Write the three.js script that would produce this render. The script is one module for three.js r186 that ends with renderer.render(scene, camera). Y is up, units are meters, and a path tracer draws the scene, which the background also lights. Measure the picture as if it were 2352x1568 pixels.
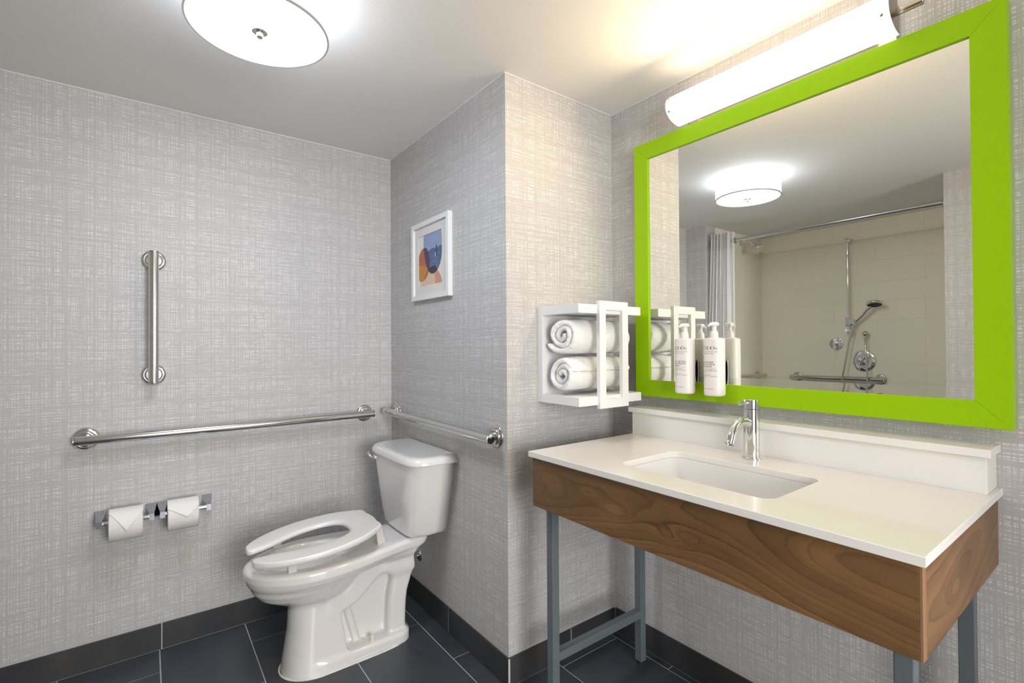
import * as THREE from 'three';
import { RoundedBoxGeometry } from 'three/addons/geometries/RoundedBoxGeometry.js';
import { mergeGeometries, mergeVertices } from 'three/addons/utils/BufferGeometryUtils.js';
import { RectAreaLightUniformsLib } from 'three/addons/lights/RectAreaLightUniformsLib.js';

// ---------------------------------------------------------------- camera, lights, exposure
RectAreaLightUniformsLib.init();
const scene = new THREE.Scene();
scene.background = new THREE.Color(0x000000);
const renderer = new THREE.WebGLRenderer({ antialias: true });
renderer.toneMapping = THREE.LinearToneMapping;
renderer.toneMappingExposure = 0.81;
renderer.shadowMap.enabled = true;

const camera = new THREE.PerspectiveCamera(69.907, 2352 / 1568, 0.05, 30);
camera.position.set(-1.0288, 1.21, 2.4358);
{
  const yaw = 0.64201, pitch = 0.009784;
  camera.lookAt(camera.position.x + Math.sin(yaw) * Math.cos(pitch), camera.position.y + Math.sin(pitch), camera.position.z - Math.cos(yaw) * Math.cos(pitch));
  camera.rotateZ(-0.006516);
}

const COOL = new THREE.Color().setRGB(0.79, 0.87, 1.0);      // ceiling lamp
const WARM = new THREE.Color().setRGB(1.0, 0.73, 0.43);       // lamp over the mirror
const CEILING_DOWN = 66, CEILING_SIDE = 0.42, CEILING_GLOW = 2.6, BAR_FRONT = 54, BAR_UP = 5, BAR_GLOW = 1.7, UNSEEN_WINDOW_LIGHT = 16;
const UNSEEN_WINDOW_TINT = new THREE.Color().setRGB(0.985, 0.98, 0.985);       // tint of the unseen window behind the camera, placed to light the room

// ---------------------------------------------------------------- room measures (metres)
const X2 = 0.5617, Z1 = 1.0272, HC = 2.1934, XL = -1.607, ZS = 0.18, ZE = 1.68, XS = -2.533, ZF = 3.3;
const MG = 0.522;                                             // plane of the mirror glass
const V3 = (x, y, z) => new THREE.Vector3(x, y, z);

// ---------------------------------------------------------------- random, noise
function rng(seed) { let s = seed >>> 0; return () => { s = (s + 0x6D2B79F5) | 0; let t = Math.imul(s ^ (s >>> 15), 1 | s); t = (t + Math.imul(t ^ (t >>> 7), 61 | t)) ^ t; return ((t ^ (t >>> 14)) >>> 0) / 4294967296; }; }
function hash2(i, j, seed) { let h = Math.imul(i, 374761393) + Math.imul(j, 668265263) + Math.imul(seed, 2147483647 ^ 1274126177); h = Math.imul(h ^ (h >>> 13), 1274126177); return ((h ^ (h >>> 16)) >>> 0) / 4294967296; }
function vnoise(x, y, per, seed) {                            // periodic value noise
  const i = Math.floor(x), j = Math.floor(y), fx = x - i, fy = y - j, u = fx * fx * (3 - 2 * fx), v = fy * fy * (3 - 2 * fy);
  const w = (a) => ((a % per) + per) % per;
  const a = hash2(w(i), w(j), seed), b = hash2(w(i + 1), w(j), seed), c = hash2(w(i), w(j + 1), seed), d = hash2(w(i + 1), w(j + 1), seed);
  return a + (b - a) * u + (c - a) * v + (a - b - c + d) * u * v;
}
function fbm(x, y, per, seed, oct = 4) { let s = 0, a = 0.5, n = 0; for (let o = 0; o < oct; o++) { s += a * vnoise(x, y, per, seed + o); n += a; x *= 2; y *= 2; per *= 2; a *= 0.5; } return s / n; }
const clamp01 = (t) => Math.min(1, Math.max(0, t));
const smooth = (a, b, t) => { const k = clamp01((t - a) / (b - a)); return k * k * (3 - 2 * k); };

function dataTex(w, h, fn, srgb = true) {
  const d = new Uint8Array(w * h * 4);
  for (let j = 0; j < h; j++) for (let i = 0; i < w; i++) { const c = fn(i, j), k = (j * w + i) * 4; d[k] = c[0]; d[k + 1] = c[1]; d[k + 2] = c[2]; d[k + 3] = 255; }
  const t = new THREE.DataTexture(d, w, h);
  t.wrapS = t.wrapT = THREE.RepeatWrapping; t.magFilter = THREE.LinearFilter; t.minFilter = THREE.LinearMipmapLinearFilter; t.generateMipmaps = true;
  if (srgb) t.colorSpace = THREE.SRGBColorSpace;
  t.needsUpdate = true; return t;
}

// ---------------------------------------------------------------- textures
// woven-look wallpaper: pale print left open between irregular brushed threads
function wallpaperTexture() {
  const N = 2048, M = 1.0, R = rng(77), open = new Float32Array(N * N).fill(1), px = N / M;
  const perio = (t, seed, k) => { let s = 0; for (let q = 1; q <= 4; q++) s += Math.sin((t * k * q + hash2(seed, q, 5)) * Math.PI * 2) / q; return s; };
  function threads(vertical, spacing, wMin, wMax, wav) {
    let p = 0, id = vertical ? 1000 : 5000;
    while (p < M) {
      const step = spacing * (0.55 + 0.9 * R()), band = R() < 0.06 ? 1.5 : 1, w0 = (wMin + (wMax - wMin) * R()) * band, s1 = id++, amp = wav * (0.4 + R());
      const sa = Math.floor(R() * 1e6), k1 = 2 + Math.floor(R() * 3), k2 = 9 + Math.floor(R() * 9);
      for (let t = 0; t < N; t++) {
        const tt = t / N, c = (p + amp * perio(tt, s1, k1) * 0.4) * px, n = vnoise(tt * 26, s1 * 0.37, 26, sa % 9973), n2 = vnoise(tt * 150, s1 * 0.7, 150, sa % 7919);
        let w = w0 * (0.22 + 1.25 * n + 0.45 * n2) * px * 0.5;
        if (perio(tt, s1 + 31, k2) > 2.0) w *= 0.35;
        const a = Math.floor(c - w - 1), b = Math.ceil(c + w + 1);
        for (let q = a; q <= b; q++) {
          const cov = clamp01(w + 0.5 - Math.abs(q + 0.5 - c)), qq = ((q % N) + N) % N, k = vertical ? t * N + qq : qq * N + t;
          if (cov > 0) open[k] *= 1 - cov;
        }
      }
      p += step;
    }
  }
  threads(true, 0.0074, 0.0016, 0.0042, 0.0018);
  threads(true, 0.030, 0.0008, 0.0016, 0.0026);
  threads(false, 0.0054, 0.0018, 0.0043, 0.0030);
  threads(false, 0.021, 0.0006, 0.0014, 0.0034);
  return dataTex(N, N, (i, j) => {
    const o = open[j * N + i], g = fbm(i / 64, j / 64, 32, 9, 3) - 0.5, f = (vnoise(i / 4, j / 4, 512, 3) - 0.5) * 0.5 * o;
    const hole = (0.35 + 0.65 * smooth(0.18, 0.36, vnoise(i / 16, j / 8, 128, 91))) * (0.5 + 0.5 * smooth(0.28, 0.46, fbm(i / 32, j / 32, 64, 71, 2)));
    const m = clamp01(o * hole * (0.86 + 0.28 * (vnoise(i / 32, j / 16, 64, 21))) + f * 0.3);
    const b = 3 * g;
    return [186 + 33 * m + b, 184 + 34 * m + b, 183 + 34 * m + b];
  });
}
const wallpaperTex = wallpaperTexture();
const paintBump = dataTex(512, 512, (i, j) => { const v = 128 + 110 * (fbm(i / 10, j / 10, 51, 4, 3) - 0.5); return [v, v, v]; }, false);
const speckBump = dataTex(256, 256, (i, j) => { const v = 255 * vnoise(i / 2, j / 2, 128, 8); return [v, v, v]; }, false);
const terryBump = dataTex(512, 512, (i, j) => { const v = 255 * clamp01(0.55 * vnoise(i / 3, j / 3, 171, 1) + 0.45 * vnoise(i / 7, j / 7, 73, 2)); return [v, v, v]; }, false);

function slateTexture() {
  return dataTex(1024, 1024, (i, j) => {
    const a = fbm(i / 170.667, j / 341.333, 6, 12, 5) - 0.5, b = fbm(i / 60, j / 12, 17, 33, 2) - 0.5, c = vnoise(i / 2, j / 2, 512, 5) - 0.5;
    const v = 62 + 30 * a + 5 * b + 4 * c, t = fbm(i / 256, j / 256, 4, 55, 3) - 0.5;
    return [v - 3 - 5 * t, v + 2, v + 7 + 8 * t];
  });
}
const slateTex = slateTexture();

// plain-sawn walnut: growth rings of a wandering trunk cut along the board, with knots
function walnutTexture(W, H, lx, ly, seed, knots) {
  return dataTex(W, H, (i, j) => {
    const x = i / W * lx, y = j / H * ly;
    const wob = (fbm(x * 5 + 3, y * 3 + seed, 64, seed, 3) - 0.5);
    let c = ly * 0.5 + 0.034 * Math.sin(x * 4.2 + seed) + 0.05 * (fbm(x * 2.2, 7.3, 64, seed + 3, 2) - 0.5);
    let dy = y - c + wob * 0.03, d = 0.062 + 0.05 * (fbm(x * 2.6 + 1.7, y * 1.5 + 2, 64, seed + 7, 3) - 0.35) + 0.02 * Math.sin(x * 7.5 + seed * 2);
    for (const [kx, ky, r, s] of knots) { const ex = (x - kx) / (r * 2.6), ey = (y - ky) / r, q = Math.exp(-(ex * ex + ey * ey)); d += s * q; dy += 0.25 * r * q * (y > ky ? -1 : 1); }
    d = Math.max(d, 0.012); const rad = Math.sqrt(dy * dy + d * d), ring = rad / 0.0115 + 1.1 * (fbm(rad * 55, 4.2, 64, seed + 23, 2) - 0.5) + 0.9 * wob + 0.08 * (vnoise(x * 60, y * 240, 4096, seed + 2) - 0.5);
    const f = ring - Math.floor(ring), line = smooth(0.80, 0.96, f) * (1 - smooth(0.97, 1.0, f)) * (0.25 + 0.75 * hash2(Math.floor(ring), 3, seed)), late = smooth(0.1, 0.95, f) * (0.3 + 0.7 * hash2(Math.floor(ring), 9, seed));
    const pore = (vnoise(x * 90, y * 1900, 8192, seed + 9) - 0.5), cloud = fbm(x * 6, y * 9, 64, seed + 17, 3) - 0.5;
    const k = 1 - 0.30 * line - 0.09 * late + 0.07 * pore + 0.28 * cloud + 0.17 * (hash2(Math.floor(ring), 17, seed) - 0.5);
    return [119 * k, 88 * k * (0.99 + 0.02 * cloud), 54 * k * (1 - 0.05 * line)].map((v) => Math.max(0, Math.min(255, v)));
  });
}
const walnutFront = walnutTexture(2048, 384, 1.0, 0.1875, 5, [[0.245, 0.10, 0.010, -0.05], [0.345, 0.075, 0.016, -0.04], [0.075, 0.11, 0.022, -0.045], [0.56, 0.07, 0.010, 0.05], [0.52, 0.055, 0.02, -0.03]]);
const walnutSide = walnutTexture(1024, 384, 0.6, 0.1875, 11, [[0.2, 0.06, 0.02, -0.02]]);

// ---------------------------------------------------------------- materials
const std = (o) => new THREE.MeshStandardMaterial(o), phys = (o) => new THREE.MeshPhysicalMaterial(o);
const lin = (r, g, b) => new THREE.Color().setRGB(r, g, b);
function rep(tex, sx, sy = sx, ox = 0, oy = 0, rot = 0) { const t = tex.clone(); t.repeat.set(sx, sy); t.offset.set(ox, oy); t.rotation = rot; t.needsUpdate = true; return t; }
const M = {
  wallpaper: std({ map: wallpaperTex, roughness: 0.62 }),
  ceiling: std({ color: lin(0.86, 0.845, 0.82), roughness: 0.85, bumpMap: rep(paintBump, 8), bumpScale: 0.0006 }),
  caulk: std({ color: lin(0.80, 0.79, 0.76), roughness: 0.6 }),
  grout: std({ color: lin(0.56, 0.56, 0.53), roughness: 0.9 }),
  baseTile: [0, 1, 2].map((k) => std({ map: rep(slateTex, 1.3, 1.3, 0.31 * k, 0.17 * k), color: lin(0.86, 0.75, 0.69), roughness: 0.5 })),
  floorTile: [0, 1, 2, 3].map((k) => std({ map: rep(slateTex, 1.15, 1.15, 0.23 * k, 0.41 * k, 0.35 * k), roughness: 0.42, color: lin(1.16 - 0.06 * (k % 2), 1.16 - 0.05 * (k % 2), 1.16 - 0.04 * (k % 2)) })),
  porcelain: phys({ color: lin(0.82, 0.81, 0.79), roughness: 0.16, clearcoat: 1, clearcoatRoughness: 0.03 }),
  seat: phys({ color: lin(0.82, 0.81, 0.785), roughness: 0.28, clearcoat: 0.5, clearcoatRoughness: 0.12 }),
  plastic: std({ color: lin(0.70, 0.68, 0.63), roughness: 0.4 }),
  chrome: std({ color: lin(0.80, 0.81, 0.82), metalness: 1, roughness: 0.05 }),
  chromeDark: std({ color: lin(0.50, 0.54, 0.57), metalness: 1, roughness: 0.12 }),
  steel: std({ color: lin(0.64, 0.635, 0.62), metalness: 1, roughness: 0.13 }),
  nickel: std({ color: lin(0.52, 0.47, 0.41), metalness: 1, roughness: 0.2 }),
  holderMetal: std({ color: lin(0.46, 0.48, 0.53), metalness: 1, roughness: 0.22 }),
  nickelDark: std({ color: lin(0.30, 0.27, 0.235), metalness: 1, roughness: 0.28 }),
  dark: std({ color: lin(0.02, 0.02, 0.02), roughness: 0.6 }),
  quartz: phys({ color: lin(0.83, 0.81, 0.77), roughness: 0.24, clearcoat: 0.3, clearcoatRoughness: 0.06 }),
  walnutFront: std({ map: walnutFront, roughness: 0.42 }),
  walnutSide: std({ map: walnutSide, roughness: 0.42 }),
  edgeBand: std({ color: lin(0.26, 0.145, 0.07), roughness: 0.5 }),
  legPaint: std({ color: lin(0.15, 0.18, 0.195), roughness: 0.5, bumpMap: rep(speckBump, 6), bumpScale: 0.0003 }),
  lime: phys({ color: lin(0.30, 0.55, 0.0), roughness: 0.42, specularIntensity: 0.45 }),
  mirror: std({ color: lin(0.90, 0.91, 0.86), metalness: 1, roughness: 0.0 }),
  whitePaint: std({ color: lin(0.80, 0.80, 0.79), roughness: 0.42 }),
  terry: phys({ color: lin(0.92, 0.91, 0.89), roughness: 0.95, bumpMap: rep(terryBump, 1.1), bumpScale: 0.0022 }),
  bottle: std({ color: lin(0.82, 0.79, 0.76), roughness: 0.35 }),
  paper: std({ color: lin(0.82, 0.80, 0.76), roughness: 0.95, bumpMap: rep(terryBump, 5, 8), bumpScale: 0.0006 }),
  paperFold: std({ color: lin(0.85, 0.84, 0.81), roughness: 0.9 }),
  cardboard: std({ color: lin(0.35, 0.25, 0.16), roughness: 0.95 }),
  matBoard: std({ color: lin(0.74, 0.72, 0.68), roughness: 0.9 }),
  showerTile: [0, 1, 2].map((k) => phys({ color: lin(0.86 - 0.008 * k, 0.825 - 0.006 * k, 0.70 - 0.004 * k), roughness: 0.55 })),
  showerGrout: std({ color: lin(0.80, 0.765, 0.65), roughness: 0.9 }),
  curtain: phys({ color: lin(0.94, 0.94, 0.94), roughness: 0.95, transmission: 0.25, thickness: 0, side: THREE.DoubleSide }),
  curtainBand: phys({ color: lin(0.84, 0.84, 0.84), roughness: 0.95, transmission: 0.12, thickness: 0, side: THREE.DoubleSide }),
  unseenRoomWall: std({ color: lin(0.80, 0.78, 0.74), roughness: 0.8 }),  // walls of the unseen room behind the camera
  unseenRoomFloor: std({ color: lin(0.50, 0.46, 0.41), roughness: 0.7 }),
  unseenWindowGlow: std({ color: lin(0.5, 0.5, 0.5), emissive: UNSEEN_WINDOW_TINT, emissiveIntensity: 3, roughness: 0.3 }),  // glowing panes of the unseen window behind the camera
  rubber: std({ color: lin(0.012, 0.012, 0.014), roughness: 0.7 }),
  water: phys({ color: lin(0.95, 0.97, 0.97), roughness: 0.02, transmission: 1, thickness: 0, ior: 1.33 }),
  coolGlow: std({ color: lin(0.9, 0.9, 0.9), emissive: COOL, emissiveIntensity: CEILING_GLOW, roughness: 0.6 }),
  warmGlow: std({ color: lin(0.9, 0.9, 0.88), emissive: lin(1.0, 0.93, 0.80), emissiveIntensity: BAR_GLOW, roughness: 0.3 }),
};

// ---------------------------------------------------------------- building helpers
const taken = new Map();
function numbered(name) { const n = taken.get(name) || 0; taken.set(name, n + 1); return n ? `${name}_${String(n).padStart(3, '0')}` : name; }
function shade(m) { m.castShadow = true; m.receiveShadow = true; return m; }
function mesh(name, geo, mat, parent) { const m = shade(new THREE.Mesh(geo, mat)); m.name = parent ? name : numbered(name); (parent || scene).add(m); return m; }
function thing(name, label, category, at = [0, 0, 0], group) {
  const g = new THREE.Group(); g.name = numbered(name); g.position.set(...at); g.userData = { label, category }; if (group) g.userData.group = group; scene.add(g); return g;
}
function structure(name, geo, mat, label, category) { const m = mesh(name, geo, mat); m.userData = { kind: 'structure', label, category }; return m; }
function part(parent, name, geo, mat, label) { const m = mesh(name, geo, mat, parent); if (label) m.userData.label = label; return m; }
// world geometry moved into a thing's own axes
function local(geo, g) { return geo.translate(-g.position.x, -g.position.y, -g.position.z); }

function metricUV(geo, ox = 0, oy = 0) {
  const g = geo.index ? geo.toNonIndexed() : geo; if (!g.attributes.normal) g.computeVertexNormals();
  const p = g.attributes.position, n = g.attributes.normal, uv = new Float32Array(p.count * 2);
  for (let i = 0; i < p.count; i++) {
    const ax = Math.abs(n.getX(i)), ay = Math.abs(n.getY(i)), az = Math.abs(n.getZ(i));
    let u, v; if (ax >= ay && ax >= az) { u = p.getZ(i); v = p.getY(i); } else if (az >= ay) { u = p.getX(i); v = p.getY(i); } else { u = p.getX(i); v = p.getZ(i); }
    uv[2 * i] = u + ox; uv[2 * i + 1] = v + oy;
  }
  g.setAttribute('uv', new THREE.BufferAttribute(uv, 2)); return g;
}
function box(x0, x1, y0, y1, z0, z1) { const g = new THREE.BoxGeometry(x1 - x0, y1 - y0, z1 - z0); g.translate((x0 + x1) / 2, (y0 + y1) / 2, (z0 + z1) / 2); return g; }
function wbox(...a) { return metricUV(box(...a)); }
function rbox(x0, x1, y0, y1, z0, z1, r = 0.002, seg = 2) { const g = new RoundedBoxGeometry(x1 - x0, y1 - y0, z1 - z0, seg, r); g.translate((x0 + x1) / 2, (y0 + y1) / 2, (z0 + z1) / 2); return g; }
function orient(geo, from, dir) { geo.applyQuaternion(new THREE.Quaternion().setFromUnitVectors(V3(0, 1, 0), dir.clone().normalize())); geo.translate(from.x, from.y, from.z); return geo; }
// a rod from a to b whose ends are slightly rounded
function rod(a, b, r, seg = 32, round = 0.0015) {
  const L = a.distanceTo(b), pts = [[0, 0], [r - round, 0], [r - round * 0.3, round * 0.3], [r, round], [r, L - round], [r - round * 0.3, L - round * 0.3], [r - round, L], [0, L]].map(([x, y]) => new THREE.Vector2(x, y));
  return orient(lathe(pts, seg), a, b.clone().sub(a));
}
// lathe with flat-looking creases: profile points are doubled where the angle is sharp
function lathe(pts, seg = 40) {
  const segs = []; let run = [pts[0]];
  for (let i = 1; i < pts.length; i++) {
    run.push(pts[i]);
    if (i < pts.length - 1) { const a = pts[i].clone().sub(pts[i - 1]).normalize(), b = pts[i + 1].clone().sub(pts[i]).normalize(); if (a.dot(b) < 0.6) { segs.push(run); run = [pts[i]]; } }
  }
  segs.push(run);
  return mergeGeometries(segs.filter((s) => s.length > 1).map((s) => new THREE.LatheGeometry(s, seg)));
}
const P2 = (a) => a.map(([x, y]) => new THREE.Vector2(x, y));
function latheAt(profile, from, dir, seg = 40) { return orient(lathe(P2(profile), seg), from, dir); }
function tube(points, r, seg = 40, rad = 12, closed = false, tension = 0.5) { return new THREE.TubeGeometry(new THREE.CatmullRomCurve3(points, closed, 'catmullrom', tension), seg, r, rad, closed); }
// skin over rings of equal length; caps fan from their centre
function loft(rings, { capA = true, capB = true, closed = true, flat = false } = {}) {
  const n = rings[0].length, pos = [], idx = [];
  rings.forEach((r) => r.forEach((p) => pos.push(p.x, p.y, p.z)));
  const m = closed ? n : n - 1;
  for (let k = 0; k < rings.length - 1; k++) for (let i = 0; i < m; i++) { const a = k * n + i, b = k * n + (i + 1) % n, c = a + n, d = b + n; idx.push(a, b, d, a, d, c); }
  let g = new THREE.BufferGeometry(); g.setAttribute('position', new THREE.Float32BufferAttribute(pos, 3)); g.setIndex(idx);
  if (flat) g = g.toNonIndexed();
  g.computeVertexNormals();
  const out = [flat ? g : g.toNonIndexed()];
  const cap = (r, flip) => {
    const c = V3(0, 0, 0); r.forEach((p) => c.add(p)); c.multiplyScalar(1 / n); const q = [];
    for (let i = 0; i < n; i++) { const a = r[i], b = r[(i + 1) % n]; (flip ? [c, b, a] : [c, a, b]).forEach((p) => q.push(p.x, p.y, p.z)); }
    const h = new THREE.BufferGeometry(); h.setAttribute('position', new THREE.Float32BufferAttribute(q, 3)); h.computeVertexNormals(); return h;
  };
  if (capA) out.push(cap(rings[0], false)); if (capB) out.push(cap(rings[rings.length - 1], true));
  out.forEach((o) => { if (o.attributes.uv) o.deleteAttribute('uv'); });
  return mergeGeometries(out);
}
function roundRect(cx, cz, hx, hz, r, y, seg = 8) {
  const out = []; r = Math.min(r, hx, hz);
  for (const [sx, sz, a0] of [[1, 1, 0], [-1, 1, 90], [-1, -1, 180], [1, -1, 270]]) for (let i = 0; i <= seg; i++) { const a = (a0 + 90 * i / seg) * Math.PI / 180; out.push(V3(cx + sx * (hx - r) + r * Math.cos(a), y, cz + sz * (hz - r) + r * Math.sin(a))); }
  return out;
}
// surface nets over a signed distance field
function surfaceNets(sdf, lo, hi, cell) {
  const nx = Math.ceil((hi[0] - lo[0]) / cell) + 1, ny = Math.ceil((hi[1] - lo[1]) / cell) + 1, nz = Math.ceil((hi[2] - lo[2]) / cell) + 1;
  const f = new Float32Array(nx * ny * nz), at = (i, j, k) => (k * ny + j) * nx + i;
  for (let k = 0; k < nz; k++) for (let j = 0; j < ny; j++) for (let i = 0; i < nx; i++) f[at(i, j, k)] = sdf(lo[0] + i * cell, lo[1] + j * cell, lo[2] + k * cell);
  const id = new Int32Array(nx * ny * nz).fill(-1), pos = [], idx = [];
  for (let k = 0; k < nz - 1; k++) for (let j = 0; j < ny - 1; j++) for (let i = 0; i < nx - 1; i++) {
    let n = 0, sx = 0, sy = 0, sz = 0;
    const v = (a, b, c) => f[at(i + a, j + b, k + c)];
    const e = (a, b, c, d, g, h) => { const p = v(a, b, c), q = v(d, g, h); if ((p < 0) !== (q < 0)) { const t = p / (p - q); sx += a + (d - a) * t; sy += b + (g - b) * t; sz += c + (h - c) * t; n++; } };
    e(0, 0, 0, 1, 0, 0); e(0, 1, 0, 1, 1, 0); e(0, 0, 1, 1, 0, 1); e(0, 1, 1, 1, 1, 1);
    e(0, 0, 0, 0, 1, 0); e(1, 0, 0, 1, 1, 0); e(0, 0, 1, 0, 1, 1); e(1, 0, 1, 1, 1, 1);
    e(0, 0, 0, 0, 0, 1); e(1, 0, 0, 1, 0, 1); e(0, 1, 0, 0, 1, 1); e(1, 1, 0, 1, 1, 1);
    if (n) { id[at(i, j, k)] = pos.length / 3; pos.push(lo[0] + (i + sx / n) * cell, lo[1] + (j + sy / n) * cell, lo[2] + (k + sz / n) * cell); }
  }
  const quad = (a, b, c, d, flip) => { if (a < 0 || b < 0 || c < 0 || d < 0) return; if (flip) idx.push(a, c, b, a, d, c); else idx.push(a, b, c, a, c, d); };
  for (let k = 1; k < nz - 1; k++) for (let j = 1; j < ny - 1; j++) for (let i = 1; i < nx - 1; i++) {
    const p = f[at(i, j, k)] < 0;
    if (p !== (f[at(i + 1, j, k)] < 0)) quad(id[at(i, j - 1, k - 1)], id[at(i, j, k - 1)], id[at(i, j, k)], id[at(i, j - 1, k)], !p);
    if (p !== (f[at(i, j + 1, k)] < 0)) quad(id[at(i - 1, j, k - 1)], id[at(i - 1, j, k)], id[at(i, j, k)], id[at(i, j, k - 1)], !p);
    if (p !== (f[at(i, j, k + 1)] < 0)) quad(id[at(i - 1, j - 1, k)], id[at(i, j - 1, k)], id[at(i, j, k)], id[at(i - 1, j, k)], !p);
  }
  const nor = new Float32Array(pos.length), h = cell * 0.4;
  for (let i = 0; i < pos.length; i += 3) {
    const [x, y, z] = [pos[i], pos[i + 1], pos[i + 2]];
    let gx = sdf(x + h, y, z) - sdf(x - h, y, z), gy = sdf(x, y + h, z) - sdf(x, y - h, z), gz = sdf(x, y, z + h) - sdf(x, y, z - h); const l = Math.hypot(gx, gy, gz) || 1;
    const d = sdf(x, y, z) * 2 * h / l; pos[i] -= d * gx / l; pos[i + 1] -= d * gy / l; pos[i + 2] -= d * gz / l;   // settle on the surface
    nor[i] = gx / l; nor[i + 1] = gy / l; nor[i + 2] = gz / l;
  }
  const g = new THREE.BufferGeometry(); g.setAttribute('position', new THREE.Float32BufferAttribute(pos, 3)); g.setAttribute('normal', new THREE.BufferAttribute(nor, 3)); g.setIndex(idx); return g;
}

// ================================================================ THE ROOM
{
  structure('ceiling', wbox(XS - 0.1, X2 + 0.1, HC, HC + 0.1, -0.1, ZF + 0.1), M.ceiling, 'plain off-white painted ceiling', 'ceiling');
  structure('wall_back', wbox(XL - 0.1, 0, 0, HC, -0.1, 0), M.wallpaper, 'woven-print papered wall behind the long grab bar', 'wall');
  structure('wall_corner', wbox(0, X2 + 0.1, 0, HC, -0.1, Z1), M.wallpaper, 'boxed-out papered wall corner behind the toilet tank and towel shelf', 'wall');
  structure('wall_right', wbox(X2, X2 + 0.1, 0, HC, Z1, ZF + 0.1), M.wallpaper, 'papered wall carrying the lime mirror', 'wall');
  structure('wall_left', wbox(XS - 0.1, XL, 0, HC, -0.1, ZS), M.wallpaper, 'short papered wall at the shower head end', 'wall');
  structure('wall_left_front', wbox(XL - 0.1, XL, 0, HC, ZE, ZF + 0.1), M.wallpaper, 'papered wall beside the shower opening', 'wall');
  // wall behind the viewer; doorway out of view, placed to let window light through
  const DX0 = -1.02, DX1 = -0.04, DH = 2.06;
  structure('wall_front', metricUV(mergeGeometries([box(XL, DX0, 0, HC, ZF, ZF + 0.1), box(DX1, X2, 0, HC, ZF, ZF + 0.1), box(DX0, DX1, DH, HC, ZF, ZF + 0.1)])), M.wallpaper, 'papered wall behind the viewer, with a doorway out of view', 'wall');
  structure('trim_6', mergeGeometries([box(DX0, DX0 + 0.025, 0, DH, ZF - 0.01, ZF + 0.11), box(DX1 - 0.025, DX1, 0, DH, ZF - 0.01, ZF + 0.11), box(DX0, DX1, DH - 0.025, DH, ZF - 0.01, ZF + 0.11)]), M.whitePaint, 'white painted frame of the doorway out of view', 'trim');
  // unseen room beyond, its window sized to light the vanity and walls frontally
  const HX0 = -3.0, HX1 = 1.0, HZ = 5.6, HH = 2.44, W = [-2.6, 0.6, 0.55, 2.2];
  structure('floor_unseen_room', box(HX0, HX1, -0.1, 0, ZF + 0.1, HZ), M.unseenRoomFloor, 'pale floor of the unseen room beyond the doorway', 'floor');
  structure('ceiling_unseen_room', box(HX0 - 0.1, HX1 + 0.1, HH, HH + 0.1, ZF, HZ + 0.1), M.ceiling, 'white ceiling of the unseen room beyond the doorway', 'ceiling');
  structure('wall_unseen_room_left', box(HX0 - 0.1, HX0, -0.1, HH, ZF + 0.1, HZ), M.unseenRoomWall, 'pale side wall of the unseen room beyond the doorway', 'wall');
  structure('wall_unseen_room_right', box(HX1, HX1 + 0.1, -0.1, HH, ZF + 0.1, HZ), M.unseenRoomWall, 'pale opposite side wall of the unseen room beyond the doorway', 'wall');
  structure('wall_unseen_room_back', mergeGeometries([box(HX0 - 0.1, W[0], -0.1, HH, HZ, HZ + 0.1), box(W[1], HX1 + 0.1, -0.1, HH, HZ, HZ + 0.1), box(W[0], W[1], -0.1, W[2], HZ, HZ + 0.1), box(W[0], W[1], W[3], HH, HZ, HZ + 0.1)]), M.unseenRoomWall, 'pale window wall of the unseen room beyond the doorway', 'wall');
  structure('wall_unseen_room_front', mergeGeometries([box(HX0 - 0.1, DX0, -0.1, HH, ZF + 0.1, ZF + 0.12), box(DX1, HX1 + 0.1, -0.1, HH, ZF + 0.1, ZF + 0.12), box(DX0, DX1, DH, HH, ZF + 0.1, ZF + 0.12)]), M.unseenRoomWall, 'pale far side of the doorway wall, out of view', 'wall');
  const unseenWin = structure('window_1', mergeGeometries([box(W[0], W[0] + 0.05, W[2], W[3], HZ + 0.02, HZ + 0.09), box(W[1] - 0.05, W[1], W[2], W[3], HZ + 0.02, HZ + 0.09), box(W[0], W[1], W[2], W[2] + 0.05, HZ + 0.02, HZ + 0.09), box(W[0], W[1], W[3] - 0.05, W[3], HZ + 0.02, HZ + 0.09), box(-1.03, -0.97, W[2], W[3], HZ + 0.02, HZ + 0.09)]), M.whitePaint, 'wide unseen window beyond the doorway, placed to light the vanity and walls', 'window');
  part(unseenWin, 'unseen_window_pane', box(W[0] + 0.05, -1.03, W[2] + 0.05, W[3] - 0.05, HZ + 0.05, HZ + 0.056), M.unseenWindowGlow); part(unseenWin, 'unseen_window_pane', box(-0.97, W[1] - 0.05, W[2] + 0.05, W[3] - 0.05, HZ + 0.05, HZ + 0.056), M.unseenWindowGlow);
  const unseenLight = new THREE.RectAreaLight(UNSEEN_WINDOW_TINT, UNSEEN_WINDOW_LIGHT, W[1] - W[0] - 0.1, W[3] - W[2] - 0.1); unseenLight.position.set((W[0] + W[1]) / 2, (W[2] + W[3]) / 2, HZ + 0.015); unseenLight.name = 'unseen_window_light'; scene.add(unseenLight);   // light of the unseen window; faces -z, into the room
  const back = structure('wall_shower_back', wbox(XS - 0.1, XS, 0, HC, ZS, ZE), M.showerGrout, 'cream tiled long wall of the shower', 'wall');
  const end = structure('wall_shower_side', wbox(XS - 0.1, XL - 0.1, 0, HC, ZE, ZE + 0.1), M.showerGrout, 'cream tiled end wall of the shower', 'wall');
  // shower tiles, 6 inches high, laid in rows
  const rows = []; { const edges = [0.0, 0.172, 0.319, 0.466, 0.613, 0.76, 0.914, 1.0615, 1.102, 1.2495, 1.397, 1.548, 1.699, 1.87, 2.046, HC]; for (let i = 0; i + 1 < edges.length; i++) rows.push([edges[i], edges[i + 1]]); }
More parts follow.
